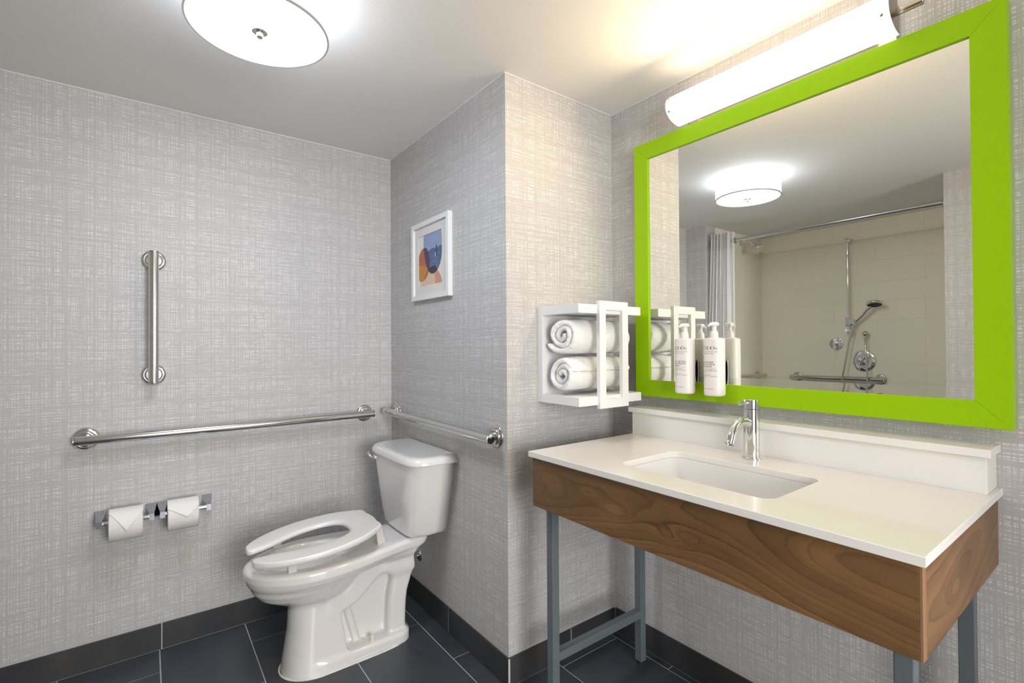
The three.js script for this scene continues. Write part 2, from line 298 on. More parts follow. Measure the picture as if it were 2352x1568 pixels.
  const g = 0.00025;
  const head = scene.getObjectByName('wall_left');
  rows.forEach(([a, b], r) => {
    const tiles = (list, make, parent) => list.slice(0, -1).forEach((p, k) => part(parent, 'tile', make(p + g, list[k + 1] - g, a + g, b - g), M.showerTile[(r * 2 + k * 5 + (r >> 1)) % 3]));
    tiles(r % 2 ? [ZS, 0.48, 1.08, ZE] : [ZS, 0.78, 1.38, ZE], (p, q, y0, y1) => box(XS, XS + 0.006, y0, y1, p, q), back);
    tiles([XS + 0.006, -2.13, -1.756], (p, q, y0, y1) => box(p, q, y0, y1, ZS, ZS + 0.006), head);
    tiles([XS + 0.006, -2.13, -1.72], (p, q, y0, y1) => box(p, q, y0, y1, ZE - 0.006, ZE), end);
  });
  // metal edge where the tile stops, caulk lines along the ceiling
  structure('trim_1', box(-1.756, -1.748, 0, HC, ZS, ZS + 0.007), M.caulk, 'pale vertical edge strip where the shower tile stops', 'trim');
  const line = (n, x0, x1, z0, z1, l) => structure(n, box(x0, x1, HC - 0.003, HC, z0, z1), M.caulk, l, 'trim');
  line('trim_2', XL, 0, 0, 0.003, 'thin caulk line where back wall meets ceiling');
  line('trim_3', -0.003, 0, 0.003, Z1, 'thin caulk line above the toilet wall');
  line('trim_4', -0.003, X2, Z1, Z1 + 0.003, 'thin caulk line above the towel shelf wall');
  line('trim_5', X2 - 0.002, X2, Z1 + 0.003, ZF, 'thin caulk line above the mirror wall');
  // floor
  const fl = structure('floor', box(XS - 0.1, X2 + 0.1, -0.1, -0.0012, -0.1, ZF + 0.1), M.grout, 'dark slate floor tiles with pale grout', 'floor');
  const xs = [XS]; for (let k = -6; k <= 3; k++) xs.push(-0.3796 + 0.3037 * k); const cols = xs.filter((x) => x > XS - 1e-6 && x < X2 - 0.01).concat([X2]);
  const gw = 0.0020; let n = 0;
  for (let c = 0; c + 1 < cols.length; c++) {
    const k = Math.round((cols[c] + 0.3796) / 0.3037), even = ((k % 2) + 2) % 2 === 1;                 // joints step half a tile from row to row
    let zs = [0]; const start = even ? 0.170 : 0.464; for (let z = start; z < ZF; z += 0.597) zs.push(z); if (c === cols.length - 2) zs = [0, 0.7, 1.308, 1.905, 2.5, 3.1]; zs.push(ZF);
    for (let i = 0; i + 1 < zs.length; i++) { if (zs[i + 1] - zs[i] < 0.02) continue; part(fl, 'tile', metricUV(box(cols[c] + gw, cols[c + 1] - gw, -0.009, 0, zs[i] + gw, zs[i + 1] - gw), 0.37 * n, 0.21 * n), M.floorTile[(n++ * 7 + c) % 4]); }
  }
  // tile skirting
  const HB = 0.1047, T = 0.006, j = 0.0017; let bn = 0;
  const skirting = (name, label, along, list, place) => {
    const gr = structure(name, place(list[0], list[list.length - 1], 0.001, HB - 0.002, T - 0.0015), M.grout, label, 'baseboard');
    for (let i = 0; i + 1 < list.length; i++) part(gr, 'tile', metricUV(place(list[i] + j, list[i + 1] - j, 0.003, HB, T), 0.4 * bn), M.baseTile[bn++ % 3]);
  };
  const mk = (f) => f;
  skirting('baseboard_back', 'dark slate tile skirting along the back wall', 'x', [XL, -1.58, -0.980, -0.38, -T], mk((a, b, y0, y1, t) => rbox(a, b, y0, y1, -0.004, t, 0.0015, 1)));
  skirting('baseboard_alcove', 'dark slate tile skirting behind the toilet', 'z', [T, 0.604, Z1 + T], mk((a, b, y0, y1, t) => rbox(-t, 0.004, y0, y1, a, b, 0.0015, 1)));
  skirting('baseboard_corner', 'dark slate tile skirting under the towel shelf wall', 'x', [0, 0.30, X2 - T], mk((a, b, y0, y1, t) => rbox(a, b, y0, y1, Z1 - 0.004, Z1 + t, 0.0015, 1)));
  skirting('baseboard_right', 'dark slate tile skirting under the vanity', 'z', [Z1 + T, 1.63, 2.23, 2.83, ZF - T], mk((a, b, y0, y1, t) => rbox(X2 - t, X2 + 0.004, y0, y1, a, b, 0.0015, 1)));
  skirting('baseboard_left', 'dark slate tile skirting beside the shower opening', 'z', [ZE, 2.28, 2.88, ZF - T], mk((a, b, y0, y1, t) => rbox(XL - 0.004, XL + t, y0, y1, a, b, 0.0015, 1)));
  skirting('baseboard_front', 'dark slate tile skirting behind the viewer', 'x', [XL + T, -1.0, -0.4, 0.2, X2 - T], mk((a, b, y0, y1, t) => rbox(a, b, y0, y1, ZF - t, ZF + 0.004, 0.0015, 1)));
}

// ================================================================ LAMPS
{
  const cx = -0.782, cz = 0.962, r = 0.1765, y0 = 2.076, y1 = 2.172;
  const g = thing('ceiling_light', 'round white drum ceiling light with glowing shade', 'lamp', [cx, HC, cz]);
  part(g, 'canopy', latheAt([[0, 0], [0.06, 0], [0.06, 0.018], [0, 0.018]], V3(0, -0.018, 0), V3(0, 1, 0)), M.whitePaint);
  part(g, 'lamp_shade', new THREE.CylinderGeometry(r, r, y1 - y0, 96, 1, true).translate(0, (y0 + y1) / 2 - HC, 0), M.coolGlow, 'glowing white fabric drum');
  part(g, 'light_diffuser', latheAt([[0, 0.001], [r - 0.004, 0.001], [r - 0.004, 0.004], [0, 0.004]], V3(0, y0 - HC, 0), V3(0, 1, 0), 96), M.coolGlow, 'glowing white round diffuser');
  part(g, 'rim', latheAt([[r - 0.004, 0], [r + 0.001, 0], [r + 0.001, 0.005], [r - 0.004, 0.005], [r - 0.004, 0]], V3(0, y0 - HC, 0), V3(0, 1, 0), 96), M.steel);
  part(g, 'stem', rod(V3(0, y0 - HC, 0), V3(0, -0.016, 0), 0.005), M.steel);
  const cap = part(g, 'washer', latheAt([[0, 0], [0.0195, 0], [0.0195, 0.003], [0, 0.003]], V3(0, y0 - HC - 0.003, 0), V3(0, 1, 0)), M.nickel, 'brushed round washer');
  part(cap, 'finial', latheAt([[0, 0], [0.0065, 0], [0.0085, 0.002], [0.0085, 0.016], [0, 0.016]], V3(0, y0 - HC - 0.018, 0), V3(0, 1, 0), 24), M.nickel);
  const l = new THREE.RectAreaLight(COOL, CEILING_DOWN, 0.235, 0.235); l.position.set(0, y0 - HC - 0.0006, 0); l.rotation.x = -Math.PI / 2; g.add(l); l.name = 'ceiling_light_glow';
  const q = new THREE.PointLight(COOL, CEILING_SIDE); q.position.set(0, (y0 + y1) / 2 - HC - 0.004, 0); q.shadow.radius = 3.5; q.castShadow = true; q.name = 'ceiling_light_bulb'; g.add(q);
}
{
  const zA = 1.392, zB = 2.038, yc = 2.0505, xb = 0.512, a = 0.080, b = 0.0505;   // half-round diffuser along the wall
  const g = thing('vanity_light', 'long half-round glowing white light bar above the mirror', 'lamp', [X2, yc, (zA + zB) / 2]);
  const zm = (zA + zB) / 2, dx = xb - X2;
  const arc = (z, s = 1) => { const o = []; for (let i = 0; i <= 32; i++) { const t = -Math.PI / 2 + Math.PI * i / 32; o.push(V3(dx - a * s * Math.pow(Math.cos(t), 0.9), b * s * Math.sin(t), z - zm)); } return o; };
  part(g, 'light_diffuser', loft([arc(zA), arc(zA + 0.01), arc(zB - 0.01), arc(zB)], { capA: false, capB: false, closed: false }), M.warmGlow, 'glowing white acrylic half cylinder');
  for (const z of [zA + 0.003, zB - 0.006]) part(g, 'end_plate', loft([arc(z, 0.955), arc(z + 0.003, 0.955)], { flat: true }), M.nickelDark, 'brushed nickel end plate');
  part(g, 'backplate', rbox(X2 - 0.022 - X2, 0, -0.055, 0.05, zA + 0.02 - zm, zB - 0.012 - zm, 0.002), M.nickel);
  part(g, 'wall_plate', rbox(-0.055, -0.022, -0.035, 0.035, zA + 0.06 - zm, zB - 0.06 - zm, 0.004), M.whitePaint);
  for (const [z0, z1] of [[zA - 0.02, zA + 0.03], [zB - 0.03, zB + 0.052]]) part(g, 'rod', rod(V3(dx - 0.01, 0.004, z0 - zm), V3(dx - 0.01, 0.004, z1 - zm), 0.009, 24), M.nickel, 'short nickel rod end');
  for (const z of [zA + 0.011, zB - 0.016]) for (const s of [1, -1]) part(g, 'screw', latheAt([[0, 0], [0.0035, 0], [0.0035, 0.002], [0, 0.003]], V3(dx - a * 0.93, s * b * 0.42, z - zm), V3(-1, s * 0.35, 0), 12), M.nickel);
  const f = new THREE.RectAreaLight(WARM, BAR_FRONT, zB - zA - 0.06, 0.08); f.position.set(dx - a - 0.003, -0.010, 0); f.name = 'vanity_light_front'; g.add(f); f.lookAt(V3(X2 + dx - a - 1, yc - 0.3, zm));
  const u = new THREE.RectAreaLight(WARM, BAR_UP, zB - zA - 0.06, 0.07); u.position.set(dx - 0.04, b + 0.004, 0); u.name = 'vanity_light_top'; g.add(u); u.lookAt(V3(X2 + dx - 0.04 - 0.35, yc + b + 1, zm));
}

// ================================================================ MIRROR
{
  const zA = 1.1856, zB = 2.2313, yA = 1.0149, yB = 1.9927, w = 0.0625, xf = 0.5147, xbk = X2 - 0.003;
  const g = thing('wall_mirror', 'large wall mirror in a flat lime green frame', 'mirror', [X2, yA, (zA + zB) / 2]);
  const O = g.position;
  const rail = (pts) => {   // mitred piece: outline in (z, y), thickness along x, slight round on the front edges
    const cz = pts.reduce((s, p) => s + p[0], 0) / 4, cy = pts.reduce((s, p) => s + p[1], 0) / 4;
    const ring = (x, inset) => pts.map(([z, y]) => { const q = inset; return V3(x - O.x, y - Math.sign(y - cy) * q - O.y, z - Math.sign(z - cz) * q - O.z); });
    return loft([ring(xbk, 0), ring(xf + 0.0008, 0), ring(xf, 0.0005)].reverse(), { flat: true });
  };
  const i = [zA + w, zB - w, yA + w, yB - w];
  part(g, 'frame', rail([[zA, yA], [zB, yA], [i[1], i[2]], [i[0], i[2]]]), M.lime);
  part(g, 'frame', rail([[zA, yB], [i[0], i[3]], [i[1], i[3]], [zB, yB]]), M.lime);
  part(g, 'frame', rail([[zA, yA], [i[0], i[2]], [i[0], i[3]], [zA, yB]]), M.lime);
  part(g, 'frame', rail([[zB, yA], [zB, yB], [i[1], i[3]], [i[1], i[2]]]), M.lime);
  // glass whose ground lower border turns the image a little upward
  const e = 0.002, bw = 0.027, up = 0.00066, z0 = i[0] - e, z1 = i[1] + e, y0 = i[2] - e, y1 = i[3] + e;
  const pos = [], quad = (a, b, c, d) => [a, b, c, a, c, d].forEach((p) => pos.push(p[0] - O.x, p[1] - O.y, p[2] - O.z));
  quad([MG, y0 + bw, z0], [MG, y0 + bw, z1], [MG, y1, z1], [MG, y1, z0]); quad([MG - up, y0, z0], [MG - up, y0, z1], [MG, y0 + bw, z1], [MG, y0 + bw, z0]);
  const mg = new THREE.BufferGeometry(); mg.setAttribute('position', new THREE.Float32BufferAttribute(pos, 3)); mg.computeVertexNormals();
  part(g, 'mirror_glass', mg, M.mirror, 'mirror glass with a ground lower border');
  part(g, 'backing', local(box(MG + 0.0006, xbk, y0, y1, z0, z1), g), M.dark);
}

// ================================================================ VANITY
const CT = 0.8741, CB = 0.8563, CX = -0.049, CZ0 = 1.2085, CZ1 = 2.2065;
const SINK = { cx: 0.1825, cz: 1.7095, hx: 0.1345, hz: 0.2125, r: 0.034 };
{
  const g = thing('vanity_cabinet', 'walnut-fronted vanity on grey steel legs under the white worktop', 'vanity', [0.26, 0, (CZ0 + CZ1) / 2]);
  const L = (geo) => local(geo, g);
  const xf = -0.036, zA = CZ0 + 0.006, zB = CZ1 - 0.007, y0 = 0.6995, y1 = CB - 0.0005, t = 0.018;
  // front panel: uv runs along the board
  const front = rbox(xf, xf + t, y0, y1, zA, zB - 0.0048, 0.0008, 1); { const p = front.attributes.position, uv = front.attributes.uv; for (let k = 0; k < p.count; k++) uv.setXY(k, (p.getZ(k) - zA), (p.getY(k) - y0) / 0.1875); }
  part(g, 'front_panel', L(front), M.walnutFront, 'walnut front panel with flowing cathedral grain');
  for (const [a, b] of [[zB - t, zB], [zA, zA + t]]) {
    if (a === zA) { const s = rbox(xf + t, X2 - 0.012, y0, y1, a, b, 0.0008, 1); const p = s.attributes.position, uv = s.attributes.uv; for (let k = 0; k < p.count; k++) uv.setXY(k, (p.getX(k) - xf) / 0.6, (p.getY(k) - y0) / 0.1875); part(g, 'side_panel', L(s), M.walnutSide); continue; }
    const s = rbox(xf + t, X2 - 0.012, y0, y1, a, b, 0.0006, 1); { const p = s.attributes.position, uv = s.attributes.uv; for (let k = 0; k < p.count; k++) uv.setXY(k, (p.getX(k) - xf) / 0.6, (p.getY(k) - y0) / 0.1875); }
    const m = part(g, 'side_panel', L(s), M.walnutSide, 'walnut side panel with soft grain');
    part(m, 'edge_band', L(rbox(xf, xf + t, y0, y1, b - 0.0046, b, 0.0006, 1)), M.edgeBand, 'lighter brown edge strip');
  }
  const fx = [0.02, 0.049], bx = [0.459, 0.488], sides = [[1.2145, 1.2435], [2.1435, 2.1725]];
  for (const [z0, z1] of sides) {
    for (const [x0, x1] of [fx, bx]) {
      const leg = part(g, 'leg', L(rbox(x0, x1, 0.018, CB - 0.03, z0, z1, 0.0022, 2)), M.legPaint, 'grey square steel leg');
      part(leg, 'foot', L(latheAt([[0, 0], [0.012, 0], [0.014, 0.003], [0.011, 0.010], [0.005, 0.012], [0.005, 0.02], [0, 0.02]], V3((x0 + x1) / 2, 0, (z0 + z1) / 2), V3(0, 1, 0), 20)), M.rubber, 'black levelling foot');
    }
    part(g, 'stretcher', L(rbox(fx[1], bx[0], 0.183, 0.2115, z0, z1, 0.0022, 2)), M.legPaint);
    part(g, 'top_rail', L(rbox(fx[0], bx[1], CB - 0.03, CB - 0.001, z0, z1, 0.0015, 1)), M.legPaint);
  }
  part(g, 'top_rail', L(rbox(bx[0], bx[1], CB - 0.03, CB - 0.001, sides[0][1], sides[1][0], 0.0015, 1)), M.legPaint);
}
{
  const g = thing('countertop', 'white quartz worktop with an undermount basin cut-out', 'worktop', [0.26, CB, (CZ0 + CZ1) / 2]);
  const sh = new THREE.Shape(); const bev = 0.0016;
  // shape in (x, -z)
  const x0 = CX + bev, x1 = X2 - 0.001, a = -CZ1 + bev, b = -CZ0 - bev; sh.moveTo(x0, a); sh.lineTo(x1, a); sh.lineTo(x1, b); sh.lineTo(x0, b); sh.closePath();
  const hole = new THREE.Path(roundRect(SINK.cx, -SINK.cz, SINK.hx + bev, SINK.hz + bev, SINK.r + bev, 0, 10).map((p) => new THREE.Vector2(p.x, p.z)).reverse()); sh.holes.push(hole);
  const geo = new THREE.ExtrudeGeometry(sh, { depth: CT - CB - 2 * bev, bevelEnabled: true, bevelThickness: bev, bevelSize: bev, bevelSegments: 3, curveSegments: 12 });
  geo.rotateX(-Math.PI / 2); geo.translate(0, CB + bev, 0);
  part(g, 'slab', local(geo, g), M.quartz);
}
{
  const g = thing('backsplash_ledge', 'white quartz upstand with a capping ledge below the mirror', 'backsplash', [0.51, CT, (CZ0 + CZ1) / 2]);
  part(g, 'upstand', local(rbox(0.4615, X2 - 0.001, CT + 0.0003, 0.957, CZ0 + 0.001, CZ1 - 0.010, 0.001, 2), g), M.quartz);
  part(g, 'cap', local(rbox(0.4485, X2 - 0.001, 0.9572, 0.9757, CZ0 - 0.008, CZ1 - 0.002, 0.0014, 2), g), M.quartz, 'overhanging white quartz cap');
  part(g, 'caulk_bead', local(rod(V3(0.4605, CT + 0.0008, CZ0 + 0.002), V3(0.4605, CT + 0.0008, CZ1 - 0.011), 0.0016, 8, 0.0003), g), M.caulk);
}
{
  const g = thing('sink_basin', 'white rectangular undermount basin set in the worktop', 'sink', [SINK.cx, CB - 0.12, SINK.cz]);
  const R = (grow, r, y) => roundRect(SINK.cx, SINK.cz, SINK.hx + grow, SINK.hz + grow, r, y, 10);
  const rings = [R(0.022, 0.05, CB - 0.00005), R(0.0018, 0.034, CB - 0.00005), R(0.0008, 0.033, CB - 0.0015), R(0.000, 0.032, CB - 0.03), R(-0.006, 0.034, CB - 0.085), R(-0.012, 0.038, CB - 0.108), R(-0.024, 0.045, CB - 0.121), R(-0.05, 0.05, CB - 0.127), R(-0.11, 0.02, CB - 0.131)];
  part(g, 'bowl', local(loft(rings.reverse(), { capA: true, capB: false }), g), M.porcelain);
  part(g, 'drain', local(latheAt([[0, 0.002], [0.016, 0.002], [0.022, 0.001], [0.023, -0.002]], V3(SINK.cx, CB - 0.1305, SINK.cz), V3(0, 1, 0)), g), M.chrome, 'chrome drain');
}
{
  const fx = 0.4057, fz = 1.699;
  const g = thing('faucet', 'chrome single-lever basin tap with a curved spout', 'faucet', [fx, CT, fz]);
  part(g, 'base_ring', latheAt([[0, 0], [0.027, 0], [0.0272, 0.001], [0.0272, 0.004], [0.0262, 0.005], [0, 0.005]], V3(0, 0.0003, 0), V3(0, 1, 0), 48), M.chrome);
  part(g, 'body', latheAt([[0, 0], [0.0226, 0], [0.0226, 0.1405], [0.0218, 0.1412], [0, 0.1412]], V3(0, 0.005, 0), V3(0, 1, 0), 64), M.chrome);
  const top = part(g, 'lever_cap', latheAt([[0, 0], [0.0222, 0], [0.0228, 0.0006], [0.0228, 0.0262], [0.0218, 0.0275], [0, 0.0275]], V3(0, 0.1475, 0), V3(0, 1, 0), 64), M.chrome);
  part(top, 'lever', rod(V3(-0.015, 0.166, 0), V3(-0.0715, 0.1655, 0), 0.0042, 20, 0.0012), M.chrome);
  const pts = [V3(-0.012, 0.104, 0), V3(-0.04, 0.112, 0), V3(-0.067, 0.113, 0), V3(-0.090, 0.104, 0), V3(-0.108, 0.086, 0), V3(-0.119, 0.064, 0), V3(-0.1222, 0.0585, 0)];
  const sp = part(g, 'spout', tube(pts, 0.0122, 48, 28), M.chrome);
  const dir = V3(-0.46, -0.888, 0).normalize();
  part(sp, 'aerator', latheAt([[0, 0], [0.0122, 0], [0.0122, 0.003], [0.0095, 0.003], [0.0095, 0.001], [0, 0.001]], V3(-0.1222, 0.0585, 0), dir, 28), M.nickel);
}

// ================================================================ TOWEL SHELF AND TOWELS
{
  const x0 = 0.1414, x1 = 0.468, y0 = 1.003, y1 = 1.354, zf = 1.2475, t = 0.031;
  const g = thing('towel_shelf', 'white open wall shelf with a rectangular front loop holding towels', 'shelf', [(x0 + x1) / 2, y0, Z1]);
  const xs = [x0, x1];
  const slab = (pts) => { const ring = (x, q) => { const cy = pts.reduce((s, p) => s + p[1], 0) / 4, cz = pts.reduce((s, p) => s + p[0], 0) / 4; return pts.map(([z, y]) => V3(x, y - Math.sign(y - cy) * q, z - Math.sign(z - cz) * q)); }; return local(loft([ring(x0, 0.0006), ring(x0 + 0.0008, 0), ring(x1 - 0.0008, 0), ring(x1, 0.0006)], { flat: true }), g); };
  const zb = Z1 + 0.0005;
  part(g, 'back_panel', slab([[zb, y0], [zb, y1], [zb + t, y1 - t], [zb + t, y0 + t]]), M.whitePaint);
  part(g, 'top_board', slab([[zb, y1], [zf, y1], [zf, y1 - t], [zb + t, y1 - t]]), M.whitePaint);
  part(g, 'bottom_board', slab([[zb, y0], [zb + t, y0 + t], [zf, y0 + t], [zf, y0]]), M.whitePaint);
  const sh = new THREE.Shape(); const fx0 = 0.2327, fx1 = 0.3827, fy0 = 0.990, fy1 = 1.3675, bev = 0.0012;
  sh.moveTo(fx0 + bev, fy0 + bev); sh.lineTo(fx1 - bev, fy0 + bev); sh.lineTo(fx1 - bev, fy1 - bev); sh.lineTo(fx0 + bev, fy1 - bev); sh.closePath();
  sh.holes.push(new THREE.Path(roundRect((0.2642 + 0.3512) / 2, (1.0216 + 1.336) / 2, 0.0435 + bev, 0.1572 + bev, 0.004, 0, 4).map((p) => new THREE.Vector2(p.x, p.z)).reverse()));
  const geo = new THREE.ExtrudeGeometry(sh, { depth: 0.016 - 2 * bev, bevelEnabled: true, bevelThickness: bev, bevelSize: bev, bevelSegments: 2 }); geo.translate(0, 0, zf - 0.0045 + bev);
  part(g, 'front_loop', local(geo, g), M.whitePaint, 'white upright rectangular loop across the front');
}
function towelRoll(cx0, cx1, cy, cz, ry, rz, turns, start, seed, tail) {
  // a thick cloth wound up: section (along x and through the cloth) swept round a spiral
  const th = 0.0218, nS = 260, nX = 46, pos = [], idx = [], uv = [];
  const L = cx1 - cx0, prof = []; // closed profile round the cloth: (x, offset)
  for (let i = 0; i <= nX; i++) { const t = i / nX; prof.push([t, 1]); } for (let i = 1; i < 5; i++) { const a = Math.PI / 2 - Math.PI * i / 5; prof.push([1 + 0, Math.sin(a), Math.cos(a)]); }
  for (let i = nX; i >= 0; i--) { const t = i / nX; prof.push([t, -1]); } for (let i = 1; i < 5; i++) { const a = -Math.PI / 2 + Math.PI * i / 5; prof.push([0, Math.sin(a), -Math.cos(a)]); }
  const total = turns * Math.PI * 2;
  for (let s = 0; s <= nS; s++) {
    const t = s / nS, ang = start + total * t, rad = 0.10 + 0.90 * Math.pow(t, 0.86), flutter = 1 + 0.10 * (1 - t) * (vnoise(t * 17, seed, 64, seed) - 0.5);
    const last = smooth(0.9, 1, t) * tail;
    const ex = (x) => ({ ry: (ry - th / 2) * rad * flutter, rz: (rz - th / 2) * rad * flutter });
    const fade = Math.min(1, Math.min(t, 1 - t) * 60 + 0.45);
    prof.forEach(([u, off, bulge = 0]) => {
      const e = ex(u), endPull = 0.010 * (vnoise(t * 9 + 3, seed + (u < 0.5 ? 1 : 7), 64, seed + 4) - 0.5) * 2, taper = 1 - 0.05 * Math.pow(Math.abs(u - 0.5) * 2, 6);
      const nx = Math.cos(ang), ny = Math.sin(ang), o = off * th * 0.5 * fade * 0.94;
      let X = cx0 + u * L + bulge * th * 0.5 + (u < 0.2 || u > 0.8 ? endPull * Math.pow(Math.abs(u - 0.5) * 2, 3) : 0);
      const fz = 0.0016 * (vnoise(u * 60, t * turns * 26, 4096, seed + 11) - 0.5) + 0.0022 * (vnoise(u * 14, t * turns * 7, 4096, seed + 13) - 0.5);
      let Y = cy + ny * (e.ry * taper + o + fz) - last * 0.006, Z = cz - nx * (e.rz * taper + o + fz) - last * 0.012;
      pos.push(X, Y, Z); uv.push(u * L * 6, t * turns * 0.35 * 6);
    });
  }
  const n = prof.length;
  for (let s = 0; s < nS; s++) for (let i = 0; i < n; i++) { const a = s * n + i, b = s * n + (i + 1) % n, c = a + n, d = b + n; idx.push(a, d, b, a, c, d); }
  for (const s of [0, nS]) { const c = pos.length / 3; let x = 0, y = 0, z = 0; for (let i = 0; i < n; i++) { x += pos[(s * n + i) * 3]; y += pos[(s * n + i) * 3 + 1]; z += pos[(s * n + i) * 3 + 2]; } pos.push(x / n, y / n, z / n); uv.push(0, 0); for (let i = 0; i < n; i++) { const a = s * n + i, b = s * n + (i + 1) % n; if (s) idx.push(c, a, b); else idx.push(c, b, a); } }
  const g = new THREE.BufferGeometry(); g.setAttribute('position', new THREE.Float32BufferAttribute(pos, 3)); g.setAttribute('uv', new THREE.Float32BufferAttribute(uv, 2)); g.setIndex(idx); g.computeVertexNormals(); return g;
}
{
  const rolls = [['rolled white terry towel lying on top of the other one', 1.2485, 0.0705, 0.0765, 2.55, 2.4, 5, 1.145], ['rolled white terry towel lying on the bottom board of the shelf', 1.1055, 0.0700, 0.0785, 2.4, 0.3, 9, 1.147]];
  for (const [label, cy, ry, rz, turns, start, seed, cz] of rolls) {
    const g = thing('rolled_towel', label, 'towel', [0.31, cy - ry, cz], 'rolled towels on the wall shelf');
    part(g, 'roll', local(towelRoll(0.166, 0.446, cy, cz, ry, rz, turns, start, seed, 1), g), M.terry);
  }
}

// ================================================================ PUMP BOTTLES ON THE MIRROR
function bottleLabel(lines, small) {
  const c = document.createElement('canvas'); c.width = 1024; c.height = 1024; const x = c.getContext('2d');
  x.fillStyle = '#ebe5e0'; x.fillRect(0, 0, 1024, 1024);
  const L = 348; x.fillStyle = '#5d5855'; x.textBaseline = 'alphabetic'; x.textAlign = 'left';
  x.font = '86px serif'; x.fillText('ZERO', L, 205); x.font = '64px serif'; x.fillText('%', L + 220, 205); x.font = '34px serif'; x.fillText('...', L + 290, 205);
  x.font = '27px sans-serif'; x.fillStyle = '#77716d'; x.fillText('natural ZERO formulation', L, 250); x.fillText('formule naturelle', L, 281);
  x.fillStyle = '#524d4a'; x.font = 'bold 40px serif'; lines.forEach((t, i) => x.fillText(t, L - 40, 440 + 38 * i));
  x.fillStyle = '#aaa49e'; x.fillRect(L, 532, 270, 3);
  x.fillStyle = '#6b6561'; x.font = '25px sans-serif'; small.forEach((t, i) => x.fillText(t, L - 10, 562 + 25 * i + (i > 2 ? 18 : 0)));
  x.font = '25px sans-serif'; x.fillText('15 fl oz  /  450 ml', L + 24, 905);
  x.fillStyle = '#8d8a86'; x.font = '16px sans-serif'; for (let i = 0; i < 6; i++) { x.fillText('distributed for hotel use only', 20, 730 + 17 * i); x.fillText('ingredients: aqua, glycerin', 800, 730 + 17 * i); }
  const t = new THREE.CanvasTexture(c); t.colorSpace = THREE.SRGBColorSpace; t.anisotropy = 8; return t;
}
function pumpBottle(z, label, lines, small, yb) {
  const xb = 0.4735, hx = 0.0275, hz = 0.0315, H = 0.19;
  const g = thing('pump_bottle', label, 'bottle', [xb, yb, z], 'pump bottles clipped to the mirror');
  const N = 72, ring = (y, s) => { const o = []; for (let i = 0; i < N; i++) { const a = i / N * Math.PI * 2, c = Math.cos(a), q = Math.sin(a), e = 2 / 2.9; o.push(V3(-Math.sign(c) * Math.pow(Math.abs(c), e) * (hx - s), y, Math.sign(q) * Math.pow(Math.abs(q), e) * (hz - s))); } return o; };
  const hs = [[0, 0.005], [0.0012, 0.0022], [0.004, 0.0004], [0.008, 0], [H - 0.006, 0], [H - 0.0028, 0.0007], [H - 0.0008, 0.0025], [H, 0.006], [H + 0.0015, 0.0135]];
  const pos = [], uv = [], idx = []; hs.forEach(([y, s]) => { const r = ring(y, s); r.push(r[0]); r.forEach((p, i) => { pos.push(p.x, p.y, p.z); uv.push(((i / N + 0.5) % 1.000001), clamp01(y / H)); }); });
  // u: 0.5 faces the room; the seam lies at the back
  for (let k = 0; k < hs.length; k++) for (let i = 0; i <= N; i++) { const u = i / N; uv[2 * (k * (N + 1) + i)] = u <= 0.5 ? 0.5 + u : u - 0.5; }
  for (let k = 0; k < hs.length - 1; k++) for (let i = 0; i < N; i++) { const a = k * (N + 1) + i, b = a + 1, c = a + N + 1, d = c + 1; if (i === N / 2) continue; idx.push(a, d, b, a, c, d); }
  { // strip next to the seam gets a copy of its own so that u does not run backwards
    const i = N / 2; for (let k = 0; k < hs.length; k++) { const src = k * (N + 1); for (const [q, u] of [[i, 0], [i + 1, 1 / N]]) { const s = src + q; pos.push(pos[3 * s], pos[3 * s + 1], pos[3 * s + 2]); uv.push(u, uv[2 * s + 1]); } }
    const base = hs.length * (N + 1); for (let k = 0; k < hs.length - 1; k++) { const a = base + 2 * k, b = a + 1, c = a + 2, d = a + 3; idx.push(a, d, b, a, c, d); }
  }
  const caps = (k, up) => { const c = pos.length / 3; pos.push(0, hs[k][0], 0); uv.push(0.02, 0.02); for (let i = 0; i < N; i++) { const a = k * (N + 1) + i; if (up) idx.push(c, a + 1, a); else idx.push(c, a, a + 1); } };
  caps(0, false); caps(hs.length - 1, true);
  let bg = new THREE.BufferGeometry(); bg.setAttribute('position', new THREE.Float32BufferAttribute(pos, 3)); bg.setAttribute('uv', new THREE.Float32BufferAttribute(uv, 2)); bg.setIndex(idx); bg.computeVertexNormals();
  part(g, 'body', bg, std({ map: bottleLabel(lines, small), roughness: 0.38, side: THREE.DoubleSide }), 'white plastic body with printed lettering');
  const pump = part(g, 'pump', latheAt([[0, 0], [0.0145, 0], [0.0148, 0.003], [0.0135, 0.0035], [0.0132, 0.0165], [0.0118, 0.0175], [0.0112, 0.0225], [0.0072, 0.0235], [0.0066, 0.037], [0.0098, 0.0395], [0.0102, 0.0415], [0.0, 0.0415]], V3(0, H + 0.001, 0), V3(0, 1, 0), 36), M.bottle);
  // head with a drooping nozzle pointing into the room
  const sec = (x, y, w, h) => roundRect(0, 0, h, w, Math.min(h, w) * 0.8, 0, 4).map((p) => V3(x, y + p.x, p.z));
  part(pump, 'nozzle', loft([sec(0.0135, H + 0.0455, 0.0075, 0.0035), sec(0.0125, H + 0.0462, 0.0115, 0.0055), sec(0.004, H + 0.0475, 0.0125, 0.0062), sec(-0.010, H + 0.0475, 0.0105, 0.0056), sec(-0.018, H + 0.0462, 0.006, 0.0042), sec(-0.027, H + 0.043, 0.0042, 0.003), sec(-0.033, H + 0.0395, 0.0034, 0.0024)], {}), M.bottle);
  // chrome clip between bottle and mirror
  const k = thing('bottle_bracket', label.includes('lotion') ? 'chrome waisted clip behind the lotion bottle nearer the towel shelf' : 'chrome waisted clip behind the hand soap bottle nearer the tap', 'bracket', [MG, yb + 0.075, z], 'chrome clips on the mirror');
